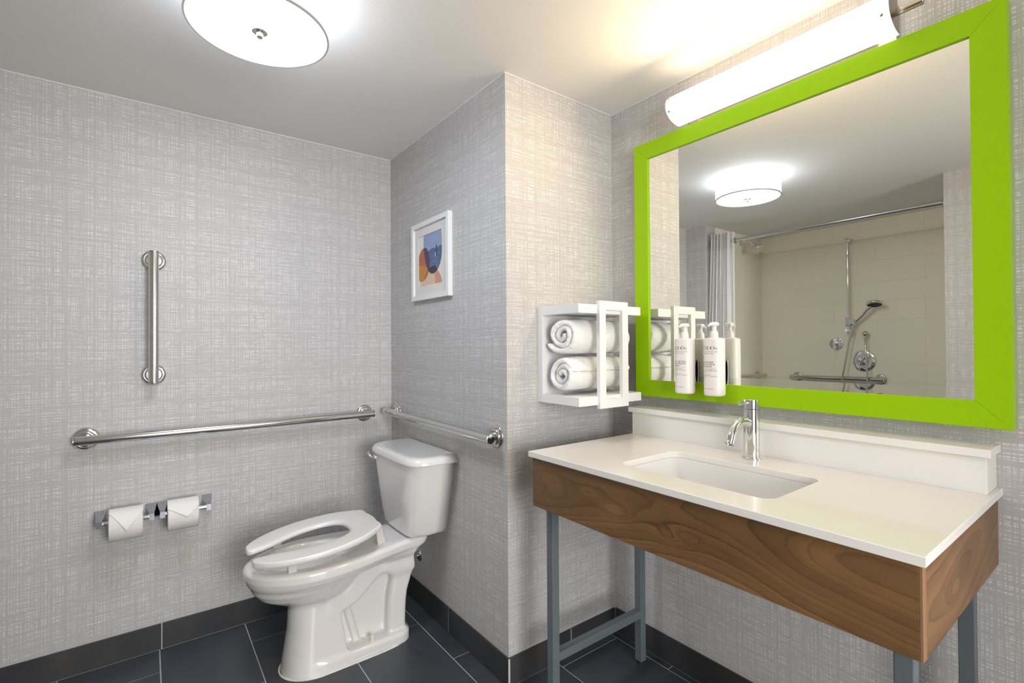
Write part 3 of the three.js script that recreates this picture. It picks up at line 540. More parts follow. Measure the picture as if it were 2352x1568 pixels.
  // side outline: waisted towards the bottle, touching the glass only at its ends
  const o = []; const n = 20, hh = 0.041; for (let i = 0; i <= n; i++) { const t = i / n * 2 - 1; o.push([-0.0008 - 0.0065 * Math.pow(Math.cos(t * Math.PI / 2), 0.6), hh * t]); } for (let i = n; i >= 0; i--) { const t = i / n * 2 - 1, e = 1 - Math.pow(Math.abs(t), 9); o.push([-0.012 - 0.0095 * e + 0.0028 * Math.pow(Math.cos(t * Math.PI / 2), 1.3), hh * t]); }
  const cut = (z, q) => o.map(([x, y]) => V3(x + (x > -0.009 ? -q : q), y * (1 - q * 20), z));
  part(k, 'clip', loft([cut(-0.0145, 0.0008), cut(-0.0135, 0), cut(0.0135, 0), cut(0.0145, 0.0008)]), M.chromeDark);
}
pumpBottle(1.4325, 'white body lotion pump bottle on the mirror beside the towels', ['BODY LOTION', 'LOTION POUR', 'LE CORPS'], ['With chamomile,', 'aloe & vitamin extracts', 'moisturizing', 'sans parabenes,', 'sans colorants ni parfums', 'hydratant', 'doux'], 1.0425);
pumpBottle(1.5430, 'white hand soap pump bottle on the mirror near the tap', ['HAND SOAP', 'SAVON POUR', 'LES MAINS'], ['With citrus, bergamot,', 'aloe & chamomile extracts', 'for soft skin', 'sans parabenes,', 'sans colorants ni parfums', 'nettoyant', 'doux'], 1.0425);

// ================================================================ TOILET
const TZ = 0.4535;
{
  const g = thing('toilet', 'white two-piece toilet with a raised open-front seat', 'toilet', [-0.38, 0, TZ]);
  const smin = (a, b, k) => { const h = Math.max(k - Math.abs(a - b), 0) / k; return Math.min(a, b) - h * h * k * 0.25; }, smax = (a, b, k) => -smin(-a, -b, k);
  const tab = (rows, y) => { let i = 0; while (i < rows.length - 2 && y > rows[i + 1][0]) i++; const a = rows[i], b = rows[i + 1], t = clamp01((y - a[0]) / (b[0] - a[0])); return a.map((v, k) => v + (b[k] - v) * t); };
  // horizontal egg: ellipse in front of m, easing from W to B behind it, cut at b
  function egg(x, zz, f, m, b, W, B, cut = 0.03) {
    let d; if (x < m) { const a = m - f, u = (x - m) / a, v = zz / W, l = Math.hypot(u, v) || 1e-6; d = (l - 1) * l / Math.hypot(u / a, v / W); } else { const t = clamp01((x - m) / (b - m)), e = t * t * (3 - 2 * t), w = W + (B - W) * e, s = (B - W) * 6 * t * (1 - t) / (b - m); d = (zz - w) / Math.sqrt(1 + s * s); }
    return smax(d, x - b, cut);
  }
  const RIM = [[0.345, -0.735, -0.50, -0.12, 0.163, 0.092], [0.368, -0.747, -0.50, -0.10, 0.174, 0.099], [0.385, -0.753, -0.50, -0.07, 0.181, 0.106], [0.408, -0.754, -0.50, -0.06, 0.1805, 0.108], [0.43, -0.746, -0.50, -0.06, 0.175, 0.106]];
  const BOWL = [[0.235, -0.600, -0.50, -0.37, 0.062, 0.045], [0.262, -0.632, -0.50, -0.345, 0.085, 0.05], [0.280, -0.672, -0.50, -0.330, 0.108, 0.05], [0.298, -0.702, -0.50, -0.318, 0.127, 0.052], [0.325, -0.724, -0.50, -0.30, 0.147, 0.06], [0.355, -0.737, -0.50, -0.28, 0.161, 0.07], [0.40, -0.742, -0.5, -0.27, 0.168, 0.08]];
  const COL = [[0, -0.630, -0.54, -0.405, 0.107, 0.103], [0.05, -0.623, -0.54, -0.41, 0.100, 0.097], [0.15, -0.608, -0.53, -0.425, 0.088, 0.086], [0.29, -0.600, -0.52, -0.445, 0.077, 0.074]];
  const seg = (x, y, ax, ay, bx, by) => { const px = x - ax, py = y - ay, qx = bx - ax, qy = by - ay, h = clamp01((px * qx + py * qy) / (qx * qx + qy * qy)); return Math.hypot(px - qx * h, py - qy * h); };
  const TRAP = []; { const c = new THREE.CatmullRomCurve3([[-0.445, 0.225], [-0.385, 0.245], [-0.325, 0.305], [-0.262, 0.352], [-0.198, 0.335], [-0.178, 0.275], [-0.196, 0.19], [-0.202, 0.10], [-0.202, 0.02]].map(([a, b]) => V3(a, b, 0))); for (let i = 0; i <= 22; i++) { const p = c.getPoint(i / 22); TRAP.push([p.x, p.y]); } }
  const sdf = (x, y, z) => {
    const zz = Math.abs(z - TZ);
    let q = tab(RIM, y), d = smax(egg(x, zz, q[1], q[2], q[3], q[4], q[5], 0.05), Math.max(y - 0.42, 0.350 - y), 0.018);
    if (y < 0.41) { q = tab(BOWL, y); const b = smax(egg(x, zz, q[1], q[2], q[3], q[4], q[5], 0.06), 0.238 - y, 0.02); d = smin(d, b, 0.010); }
    if (y < 0.34) { q = tab(COL, y); let c = egg(x, zz, q[1], q[2], q[3], q[4], q[5], 0.010); c = smax(c, y - 0.285, 0.02); d = smin(d, Math.max(c, -y), 0.016); }
    // web between column and outlet, sunk panels, trapway relief
    let t = 1; for (let i = 0; i < TRAP.length - 1; i++) t = Math.min(t, seg(x, y, TRAP[i][0], TRAP[i][1], TRAP[i + 1][0], TRAP[i + 1][1]));
    const web = Math.max(x + 0.19, -0.45 - x, y - 0.33, -y); d = smin(d, smax(web, zz - 0.036, 0.008), 0.009);
    const trapR = 0.040 + 0.010 * smooth(0.2, 0.33, y); d = smin(d, smax(t - trapR, zz - 0.080, 0.022), 0.010);
    d = smin(d, smax(seg(x, y, -0.405, 0.215, -0.362, 0.05) - 0.013, zz - 0.050, 0.01), 0.008);
    // neck up to the deck under the tank
    d = smin(d, smax(Math.max(Math.abs(x + 0.190) - 0.050, 0.30 - y, y - 0.39), zz - 0.075, 0.02), 0.05);
    // foot plate
    if (y < 0.12) { const f = smax(egg(x, zz, -0.606, -0.48, -0.142, 0.1095, 0.106, 0.07), y - 0.047, 0.018); d = smin(d, Math.max(f, -y), 0.012); }
    // bowl cavity
    const cx = x + 0.545, e = Math.hypot(cx / 0.150, (y - 0.40) / 0.125, zz / 0.118), inner = (e - 1) * 0.118;
    const mouth = smax(egg(x, zz, -0.700, -0.53, -0.355, 0.122, 0.05, 0.06), 0.37 - y, 0.01);
    d = smax(d, -Math.min(inner, mouth), 0.014);
    return d;
  };
  const bowl = surfaceNets(sdf, [-0.775, -0.006, TZ - 0.2], [-0.03, 0.436, TZ + 0.2], 0.0058);
  part(g, 'bowl', local(bowl, g), M.porcelain, 'white china bowl with sculpted trapway');
  part(g, 'water', local(new THREE.CircleGeometry(0.07, 32).rotateX(-Math.PI / 2).scale(1.2, 1, 0.9).translate(-0.53, 0.300, TZ), g), M.water);
  // caulk line on the floor
  { const pts = []; const W = 0.1125; const egg2 = []; for (let i = 0; i <= 28; i++) { const a = Math.PI / 2 + Math.PI * i / 28; egg2.push(V3(-0.50 + 0.134 * Math.cos(a), 0.0025, TZ + W * Math.sin(a))); } pts.push(...egg2, V3(-0.40, 0.0025, TZ - W), V3(-0.26, 0.0025, TZ - W + 0.002), V3(-0.19, 0.0025, TZ - 0.095), V3(-0.146, 0.0025, TZ - 0.045), V3(-0.146, 0.0025, TZ + 0.045), V3(-0.19, 0.0025, TZ + 0.095), V3(-0.26, 0.0025, TZ + W - 0.002), V3(-0.40, 0.0025, TZ + W)); part(g, 'caulk_bead', local(tube(pts, 0.0036, 160, 8, true), g), M.caulk, 'white caulk line at the floor'); }
  for (const s of [1, -1]) part(g, 'bolt_cap', local(latheAt([[0, 0], [0.0105, 0], [0.0105, 0.003], [0.0078, 0.019], [0.0062, 0.0215], [0, 0.022]], V3(-0.312, 0.0468, TZ + s * 0.086), V3(0, 1, 0), 24), g), M.seat);
  // tank
  const D = (y, hw, x1, x0 = -0.016, pw = 6.5) => { const o = [], N = 64; for (let i = 0; i < N; i++) { const a = -Math.PI / 2 + Math.PI * i / (N - 1), c = Math.cos(a), s = Math.sin(a); o.push(V3(x0 + (x1 - x0) * Math.pow(Math.max(0, c), 2 / pw) * (1 - 0.06 * s * s), y, TZ - 0.004 + Math.sign(s) * Math.pow(Math.abs(s), 2 / pw) * hw)); } return o; };
  const tank = [[0.4235, 0.120, -0.145], [0.4255, 0.143, -0.166], [0.433, 0.155, -0.176], [0.448, 0.162, -0.180], [0.50, 0.178, -0.185], [0.58, 0.200, -0.191], [0.66, 0.220, -0.197], [0.742, 0.236, -0.203]].map(([y, h, x]) => D(y, h, x));
  part(g, 'tank', local(loft(tank.reverse()), g), M.porcelain);
  const lid = [[0.7425, 0.2435, -0.210], [0.7435, 0.2465, -0.213], [0.748, 0.2475, -0.214], [0.757, 0.246, -0.2125], [0.766, 0.2415, -0.2075], [0.7715, 0.235, -0.2005], [0.7742, 0.226, -0.191], [0.775, 0.213, -0.177]].map(([y, h, x]) => D(y - 0.006, h, x, -0.008));
  part(g, 'tank_lid', local(loft(lid.reverse()), g), M.porcelain);
  const lev = part(g, 'flush_lever', local(latheAt([[0, 0], [0.013, 0], [0.013, 0.006], [0.009, 0.010], [0, 0.012]], V3(-0.198, 0.711, TZ - 0.172), V3(-1, 0, 0), 24), g), M.chrome, 'chrome lever');
  part(lev, 'handle', local(tube([V3(-0.206, 0.711, TZ - 0.172), V3(-0.214, 0.713, TZ - 0.176), V3(-0.220, 0.722, TZ - 0.186), V3(-0.222, 0.733, TZ - 0.198)], 0.0068, 24, 14), g), M.chrome);
  // seat: open-front ring, tilted up towards the tank
  const tilt = 0.0881, top = (x) => 0.4715 + (x + 0.734) * tilt;
  const outer = [[-0.283, 0.060], [-0.2815, 0.092], [-0.288, 0.110], [-0.33, 0.143], [-0.385, 0.172], [-0.45, 0.1875], [-0.52, 0.191], [-0.59, 0.182], [-0.65, 0.160], [-0.70, 0.126], [-0.728, 0.094], [-0.7365, 0.076]];
  const inner = [[-0.385, 0.020], [-0.388, 0.042], [-0.405, 0.072], [-0.44, 0.091], [-0.49, 0.0985], [-0.54, 0.094], [-0.59, 0.080], [-0.635, 0.060], [-0.67, 0.046], [-0.70, 0.040], [-0.722, 0.0395], [-0.734, 0.046]];
  const co = new THREE.CatmullRomCurve3(outer.map(([a, b]) => V3(a, 0, b)), false, 'centripetal'), ci = new THREE.CatmullRomCurve3(inner.map(([a, b]) => V3(a, 0, b)), false, 'centripetal');
  const stations = []; const K = 46;
  for (let i = K; i >= 0; i--) stations.push([co.getPoint(i / K), ci.getPoint(i / K), 1]);
  for (let i = 1; i < 8; i++) { const t = i / 8; stations.push([V3(-0.283 + 0.006 * (t * (1 - t) * 4) , 0, 0.060 * (1 - 2 * t)), V3(-0.385 + 0.0015 * (t * (1 - t) * 4), 0, 0.020 * (1 - 2 * t)), 0]); }
  for (let i = 0; i <= K; i++) { const a = co.getPoint(i / K), b = ci.getPoint(i / K); a.z *= -1; b.z *= -1; stations.push([a, b, 1]); }
  const th = 0.0235;
  const section = stations.map(([a, b], si) => {
    const ring = [], prof = [[0, 0.45], [0.004, 0.80], [0.022, 0.955], [0.06, 1.0], [0.30, 0.99], [0.60, 0.94], [0.84, 0.86], [0.95, 0.76], [0.99, 0.55], [1, 0.32], [0.985, 0.10], [0.93, 0.02], [0.5, 0], [0.07, 0], [0.012, 0.10]];
    const endK = Math.min(si, stations.length - 1 - si), sh = endK === 0 ? 0.6 : endK === 1 ? 0.9 : 1;
    prof.forEach(([t, h]) => { const tt = 0.5 + (t - 0.5) * (endK === 0 ? 0.9 : 1), x = a.x + (b.x - a.x) * tt, z = a.z + (b.z - a.z) * tt; ring.push(V3(x, top(x) - th + th * (0.45 + (h - 0.45) * sh), TZ + 0.008 + z)); });
    return ring;
  });
  const seat = part(g, 'seat', local(loft(section), g), M.seat, 'white open-front seat raised on bumpers');
  for (const s of [1, -1]) {
    part(seat, 'bumper', local(loft([roundRect(-0.617, TZ + s * 0.128, 0.0145, 0.008, 0.003, 0.4195, 3), roundRect(-0.617, TZ + s * 0.128, 0.0175, 0.010, 0.003, top(-0.617) - th + 0.002, 3)].reverse()), g), M.plastic);
    part(seat, 'hinge_post', local(loft([roundRect(-0.272, TZ + s * 0.074, 0.0165, 0.014, 0.003, 0.4195, 3), roundRect(-0.290, TZ + s * 0.088, 0.0125, 0.0125, 0.003, top(-0.290) - 0.008, 3)].reverse()), g), M.plastic);
  }
}
{
  const g = thing('supply_valve', 'small chrome shut-off valve on the wall behind the toilet', 'valve', [0, 0.2324, 0.322]);
  part(g, 'escutcheon', latheAt([[0, 0], [0.028, 0], [0.0285, 0.002], [0.020, 0.008], [0.010, 0.011], [0, 0.011]], V3(-0.0003, 0, 0), V3(-1, 0, 0)), M.chrome);
  part(g, 'pipe', rod(V3(-0.005, 0, 0), V3(-0.06, 0, 0), 0.008, 20), M.chrome);
  const b = part(g, 'valve_body', latheAt([[0, 0], [0.012, 0], [0.013, 0.004], [0.013, 0.026], [0.010, 0.032], [0, 0.032]], V3(-0.045, 0, 0), V3(-1, 0, 0), 24), M.chrome);
  part(b, 'handle', latheAt([[0, 0], [0.016, 0], [0.017, 0.003], [0.016, 0.008], [0, 0.010]], V3(-0.076, 0, 0), V3(-1, 0, 0), 24), M.chrome);
  part(g, 'hose', tube([V3(-0.058, 0.008, 0), V3(-0.060, 0.05, -0.002), V3(-0.075, 0.11, 0.0), V3(-0.085, 0.16, 0.015), V3(-0.085, 0.188, 0.02)], 0.0055, 40, 12), M.steel);
}

// ================================================================ GRAB BARS
function grabBar(label, a, b, n, beyond, r = 0.0172, off = 0.053) {
  const g = thing('grab_bar', label, 'grab bar', [a.x, a.y, a.z]);
  const A = V3(0, 0, 0), B = b.clone().sub(a), u = B.clone().normalize(), N = n.clone();
  for (const p of [A, B]) {
    const f = part(g, 'flange', latheAt([[0, 0], [0.0405, 0], [0.0415, 0.0015], [0.0405, 0.005], [0.036, 0.0085], [0.0325, 0.0095], [0.031, 0.0092], [0.0305, 0.012], [0.029, 0.0155], [0.0255, 0.018], [0.0235, 0.0185], [0, 0.0185]], p.clone().addScaledVector(N, 0.0003), N, 48), M.steel);
    part(f, 'post', rod(p.clone().addScaledVector(N, 0.017), p.clone().addScaledVector(N, off - 0.004), 0.0168, 28), M.steel);
  }
  const s = A.clone().addScaledVector(N, off).addScaledVector(u, -beyond), e = B.clone().addScaledVector(N, off).addScaledVector(u, beyond);
  const bar = part(g, 'bar', rod(s, e, r, 40, 0.0015), M.steel);
  for (const [p, d] of [[s, -1], [e, 1]]) part(bar, 'end_cap', orient(lathe(P2([[r + 0.0004, 0], [r + 0.0006, 0.0025], [r - 0.002, 0.004], [0, 0.0045]]), 36), p.clone().addScaledVector(u, d * 0.0002), u.clone().multiplyScalar(d)), M.steel);
}
grabBar('long horizontal steel grab bar on the wall above the paper rolls', V3(-1.2122, 0.873, 0), V3(-0.1466, 0.8775, 0), V3(0, 0, 1), 0.0285);
grabBar('short upright steel grab bar high on the back wall', V3(-1.0072, 1.106, 0), V3(-1.0072, 1.5633, 0), V3(0, 0, 1), 0.0275);
grabBar('horizontal steel grab bar on the wall above the toilet tank', V3(0, 0.8845, 0.0775), V3(0, 0.8815, 0.9655), V3(-1, 0, 0), 0.034);
grabBar('horizontal steel grab bar on the long shower wall below the valve', V3(XS + 0.006, 0.928, 0.489), V3(XS + 0.006, 0.933, 1.1), V3(1, 0, 0), 0.030);
grabBar('horizontal steel grab bar on the shower end wall below the shower head', V3(-2.425, 0.9305, ZS + 0.006), V3(-1.86, 0.932, ZS + 0.006), V3(0, 0, 1), 0.030);

// ================================================================ PAPER HOLDERS
function paperHolder(label, rollLabel, xa, xb, roll, fold) {
  const g = thing('toilet_paper_holder', label, 'paper holder', [(xa + xb) / 2, 0.5655, 0], 'paper holders below the long grab bar');
  const O = g.position, inner = Math.sign((xa + xb) / 2 - xa);
  for (const [x, dir] of [[xa, 1], [xb, -1]]) {
    const R = (z, w, y0, y1, dx = 0) => [[-w, y0], [w, y0], [w, y1], [-w, y1]].map(([q, y]) => V3(x + q + dx - O.x, y - O.y, z - O.z));
    const p = part(g, 'post', loft([R(0.0005, 0.0175, 0.537, 0.5945), R(0.006, 0.0175, 0.537, 0.5945), R(0.012, 0.0168, 0.541, 0.5925), R(0.030, 0.0145, 0.547, 0.5865), R(0.052, 0.0110, 0.549, 0.5765), R(0.066, 0.0085, 0.549, 0.573), R(0.086, 0.0082, 0.5485, 0.5725)], { flat: true }), M.holderMetal);
    part(p, 'socket', local(rod(V3(x + dir * 0.007, 0.5605, 0.075), V3(x + dir * 0.013, 0.5605, 0.075), 0.0095, 24, 0.001), g), M.chrome);
  }
  part(g, 'roller', local(rod(V3(xa + 0.012, 0.5605, 0.075), V3(xb - 0.012, 0.5605, 0.075), 0.0082, 28), g), M.chrome);
  const [x0, x1, r] = roll, cy = 0.5605 - 0.0105, cz = 0.075;
  const t = thing('toilet_roll', rollLabel, 'toilet roll', [(x0 + x1) / 2, cy, cz], 'toilet rolls on the paper holders');
  const T = t.position, core = 0.019;
  part(t, 'roll', local(latheAt([[core, 0], [r - 0.003, 0], [r - 0.0008, 0.0008], [r, 0.003], [r, x1 - x0 - 0.003], [r - 0.0008, x1 - x0 - 0.0008], [r - 0.003, x1 - x0], [core, x1 - x0]], V3(x0, cy, cz), V3(1, 0, 0), 72), t), M.paper);
  part(t, 'core', local(latheAt([[core, 0.0005], [core, x1 - x0 - 0.0005], [core - 0.001, x1 - x0 - 0.0005], [core - 0.001, 0.0005], [core, 0.0005]], V3(x0, cy, cz), V3(1, 0, 0), 32), t), M.cardboard);
  // first sheet folded to a point over the roll
  const pos = [], idx = [], nA = 28, nW = 16, a0 = 118, full = fold.full, tip = fold.tip, ax = fold.apex; // degrees from the horizontal towards the room
  for (const lay of [0, 1]) for (let i = 0; i <= nA; i++) for (let k = 0; k <= nW; k++) {
    const a = a0 + (tip - a0) * i / nA, w = clamp01((a - tip) / (full - tip)), s = k / nW, left = x0 + 0.0004 + (ax - x0) * (1 - w), right = x1 - 0.0004 - (x1 - ax) * (1 - Math.min(1, w * fold.skew));
    const lift = 0.0008 + 0.0035 * Math.pow(i / nA, 3) + lay * 0.0009, q = a * Math.PI / 180, rr = r + lift;
    pos.push(left + (right - left) * s - T.x, rr * Math.sin(q), rr * Math.cos(q));
  }
  const off = (nA + 1) * (nW + 1);
  for (const lay of [0, 1]) for (let i = 0; i < nA; i++) for (let k = 0; k < nW; k++) { const p = lay * off + i * (nW + 1) + k, q = p + nW + 1; if (lay) idx.push(p, q, q + 1, p, q + 1, p + 1); else idx.push(p, q + 1, q, p, p + 1, q + 1); }
  const edge = []; for (let i = 0; i <= nA; i++) edge.push(i * (nW + 1)); for (let k = 1; k <= nW; k++) edge.push(nA * (nW + 1) + k); for (let i = nA - 1; i >= 0; i--) edge.push(i * (nW + 1) + nW);
  for (let e = 0; e + 1 < edge.length; e++) { const a = edge[e], b = edge[e + 1]; idx.push(a, b, b + off, a, b + off, a + off); }
  const fg = new THREE.BufferGeometry(); fg.setAttribute('position', new THREE.Float32BufferAttribute(pos, 3)); fg.setIndex(idx);
  const flatG = fg.toNonIndexed(); flatG.computeVertexNormals();
  part(t, 'folded_sheet', flatG, M.paperFold, 'end sheet folded to a point');
}
paperHolder('chrome paper holder farther from the toilet bowl', 'toilet roll on the holder farther from the toilet, folded to a long point', -1.1695, -1.0135, [-1.1415, -1.0395, 0.0585], { full: 62, tip: -8, apex: -1.088, skew: 1.1 });
paperHolder('chrome paper holder nearer the toilet bowl', 'toilet roll on the holder nearer the toilet, folded to a short point', -0.9795, -0.8255, [-0.9645, -0.8615, 0.0585], { full: 40, tip: 2, apex: -0.9, skew: 1.0 });

// ================================================================ PICTURE
{
  const z0 = 0.290, z1 = 0.6455, y0 = 1.4245, y1 = 1.7815, t = 0.021, w = 0.0215;
  const g = thing('framed_picture', 'square white framed abstract print above the toilet', 'picture', [0, y0, (z0 + z1) / 2]);
  const rail = (pts) => { const cz = pts.reduce((s, p) => s + p[0], 0) / 4, cy = pts.reduce((s, p) => s + p[1], 0) / 4, ring = (x, q) => pts.map(([z, y]) => V3(x, y - Math.sign(y - cy) * q - y0, z - Math.sign(z - cz) * q - g.position.z)); return loft([ring(-0.0005, 0), ring(-t + 0.0006, 0), ring(-t, 0.0004)], { flat: true }); };
  part(g, 'frame', rail([[z0, y0], [z1, y0], [z1 - w, y0 + w], [z0 + w, y0 + w]]), M.whitePaint);
  part(g, 'frame', rail([[z0, y1], [z0 + w, y1 - w], [z1 - w, y1 - w], [z1, y1]]), M.whitePaint);
  part(g, 'frame', rail([[z0, y0], [z0 + w, y0 + w], [z0 + w, y1 - w], [z0, y1]]), M.whitePaint);
  part(g, 'frame', rail([[z1, y0], [z1, y1], [z1 - w, y1 - w], [z1 - w, y0 + w]]), M.whitePaint);
  const pz0 = 0.345, pz1 = 0.574, py0 = 1.489, py1 = 1.7205;
  const sh = new THREE.Shape(P2([[z0 + w - 0.002, y0 + w - 0.002], [z1 - w + 0.002, y0 + w - 0.002], [z1 - w + 0.002, y1 - w + 0.002], [z0 + w - 0.002, y1 - w + 0.002]])); sh.holes.push(new THREE.Path(P2([[pz0, py0], [pz0, py1], [pz1, py1], [pz1, py0]])));
  const mat = new THREE.ExtrudeGeometry(sh, { depth: 0.002, bevelEnabled: false }); mat.rotateY(-Math.PI / 2); mat.translate(-0.009, 0, 0);  // (x,y,z) -> (-z, y, x)
  part(g, 'mat_board', local(mat, g), M.matBoard, 'off-white mat board');
  const c = document.createElement('canvas'); c.width = c.height = 768; const x = c.getContext('2d'), W = 768;
  const P = (a, b) => [a * W, b * W];
  x.fillStyle = '#e3e1df'; x.fillRect(0, 0, W, W);
  const blob = (pts, fill, al = 1) => { x.globalAlpha = al; x.fillStyle = fill; x.beginPath(); x.moveTo(...P(...pts[0])); for (let i = 1; i < pts.length; i += 3) x.bezierCurveTo(...P(...pts[i]), ...P(...pts[i + 1]), ...P(...pts[i + 2])); x.closePath(); x.fill(); x.globalAlpha = 1; };
  const blue = [[0.24, -0.01], [0.20, 0.16], [0.24, 0.32], [0.28, 0.46], [0.33, 0.62], [0.45, 0.80], [0.62, 0.79], [0.80, 0.78], [0.93, 0.66], [0.965, 0.48], [0.99, 0.34], [0.98, 0.18], [0.945, -0.01], [0.7, -0.01], [0.4, -0.01], [0.24, -0.01]];
  blob([[0.10, 1.01], [0.12, 0.84], [0.28, 0.80], [0.40, 0.70], [0.56, 0.62], [0.70, 0.62], [0.78, 0.72], [0.90, 0.82], [0.96, 0.92], [0.985, 1.01], [0.7, 1.01], [0.4, 1.01], [0.10, 1.01]], '#dcc4a8');
  blob([[0.58, 0.66], [0.70, 0.60], [0.76, 0.66], [0.80, 0.74], [0.92, 0.84], [0.96, 0.92], [0.985, 1.01], [0.86, 1.01], [0.78, 1.01], [0.70, 1.01], [0.68, 0.96], [0.74, 0.88], [0.66, 0.80], [0.70, 0.74], [0.62, 0.70], [0.58, 0.66]], '#d29a88');
  blob([[0.02, 0.40], [0.10, 0.26], [0.22, 0.24], [0.30, 0.25], [0.42, 0.28], [0.50, 0.44], [0.49, 0.60], [0.48, 0.76], [0.32, 0.90], [0.14, 0.90], [0.06, 0.90], [0.02, 0.86], [0.02, 0.84], [0.02, 0.7], [0.02, 0.5], [0.02, 0.40]], '#b8705c');
  blob([[0.02, 0.56], [0.16, 0.58], [0.30, 0.62], [0.42, 0.66], [0.34, 0.74], [0.26, 0.80], [0.21, 0.89], [0.10, 0.92], [0.05, 0.89], [0.02, 0.85], [0.02, 0.75], [0.02, 0.65], [0.02, 0.56]], '#c98f4e');
  x.save(); x.beginPath(); x.moveTo(...P(...blue[0])); for (let i = 1; i < blue.length; i += 3) x.bezierCurveTo(...P(...blue[i]), ...P(...blue[i + 1]), ...P(...blue[i + 2])); x.closePath(); x.clip();
  x.fillStyle = '#97a3c6'; x.fillRect(0, 0, W, W); const R = rng(4);
  x.fillStyle = '#5d6c8e'; x.beginPath(); x.moveTo(0, 0.345 * W); for (let i = 0; i <= 60; i++) x.lineTo(i / 60 * W, (0.335 + 0.03 * Math.sin(i * 0.31) * (1 - i / 80) - 0.0005 * i + 0.008 * R()) * W); x.lineTo(W, W); x.lineTo(0, W); x.fill();
  for (let i = 0; i < 1500; i++) { const yy = 0.40 + 0.4 * R(), q = R(); x.fillStyle = q < 0.5 ? '#7888aa' : q < 0.8 ? '#4d5c80' : '#8d9dc0'; x.fillRect(R() * W, yy * W, (4 + 26 * R()) * (0.5 + yy), 2 + 3 * R()); }
  x.fillStyle = '#3f4c6e'; x.fillRect(0.735 * W, 0.30 * W, 0.045 * W, 0.17 * W); x.beginPath(); x.moveTo(0.72 * W, 0.31 * W); x.lineTo(0.757 * W, 0.255 * W); x.lineTo(0.795 * W, 0.31 * W); x.fill(); x.fillRect(0.753 * W, 0.17 * W, 0.006 * W, 0.09 * W);
  x.fillStyle = '#e6e4e6'; x.fillRect(0.705 * W, 0.40 * W, 0.022 * W, 0.075 * W); x.restore();
  // overlaps show darker
  x.save(); x.beginPath(); x.moveTo(...P(...blue[0])); for (let i = 1; i < blue.length; i += 3) x.bezierCurveTo(...P(...blue[i]), ...P(...blue[i + 1]), ...P(...blue[i + 2])); x.closePath(); x.clip();
  blob([[0.02, 0.40], [0.10, 0.26], [0.22, 0.24], [0.30, 0.25], [0.42, 0.28], [0.50, 0.44], [0.49, 0.60], [0.48, 0.76], [0.32, 0.90], [0.14, 0.90], [0.06, 0.90], [0.02, 0.86], [0.02, 0.84], [0.02, 0.7], [0.02, 0.5], [0.02, 0.40]], '#544c5e', 0.88);
  blob([[0.10, 1.01], [0.12, 0.84], [0.28, 0.80], [0.40, 0.70], [0.56, 0.62], [0.70, 0.62], [0.78, 0.72], [0.90, 0.82], [0.96, 0.92], [0.985, 1.01], [0.7, 1.01], [0.4, 1.01], [0.10, 1.01]], '#44424e', 0.9); x.restore();
  const tex = new THREE.CanvasTexture(c); tex.colorSpace = THREE.SRGBColorSpace;
  const pg = new THREE.PlaneGeometry(pz1 - pz0 + 0.004, py1 - py0 + 0.004); pg.rotateY(-Math.PI / 2); pg.translate(-0.0085, (py0 + py1) / 2, (pz0 + pz1) / 2);
  part(g, 'print', local(pg, g), std({ map: tex, roughness: 0.85 }), 'abstract print of overlapping blue, rust and peach shapes');
  part(g, 'backing', local(box(-0.008, -0.001, y0 + 0.004, y1 - 0.004, z0 + 0.004, z1 - 0.004), g), M.cardboard);
}

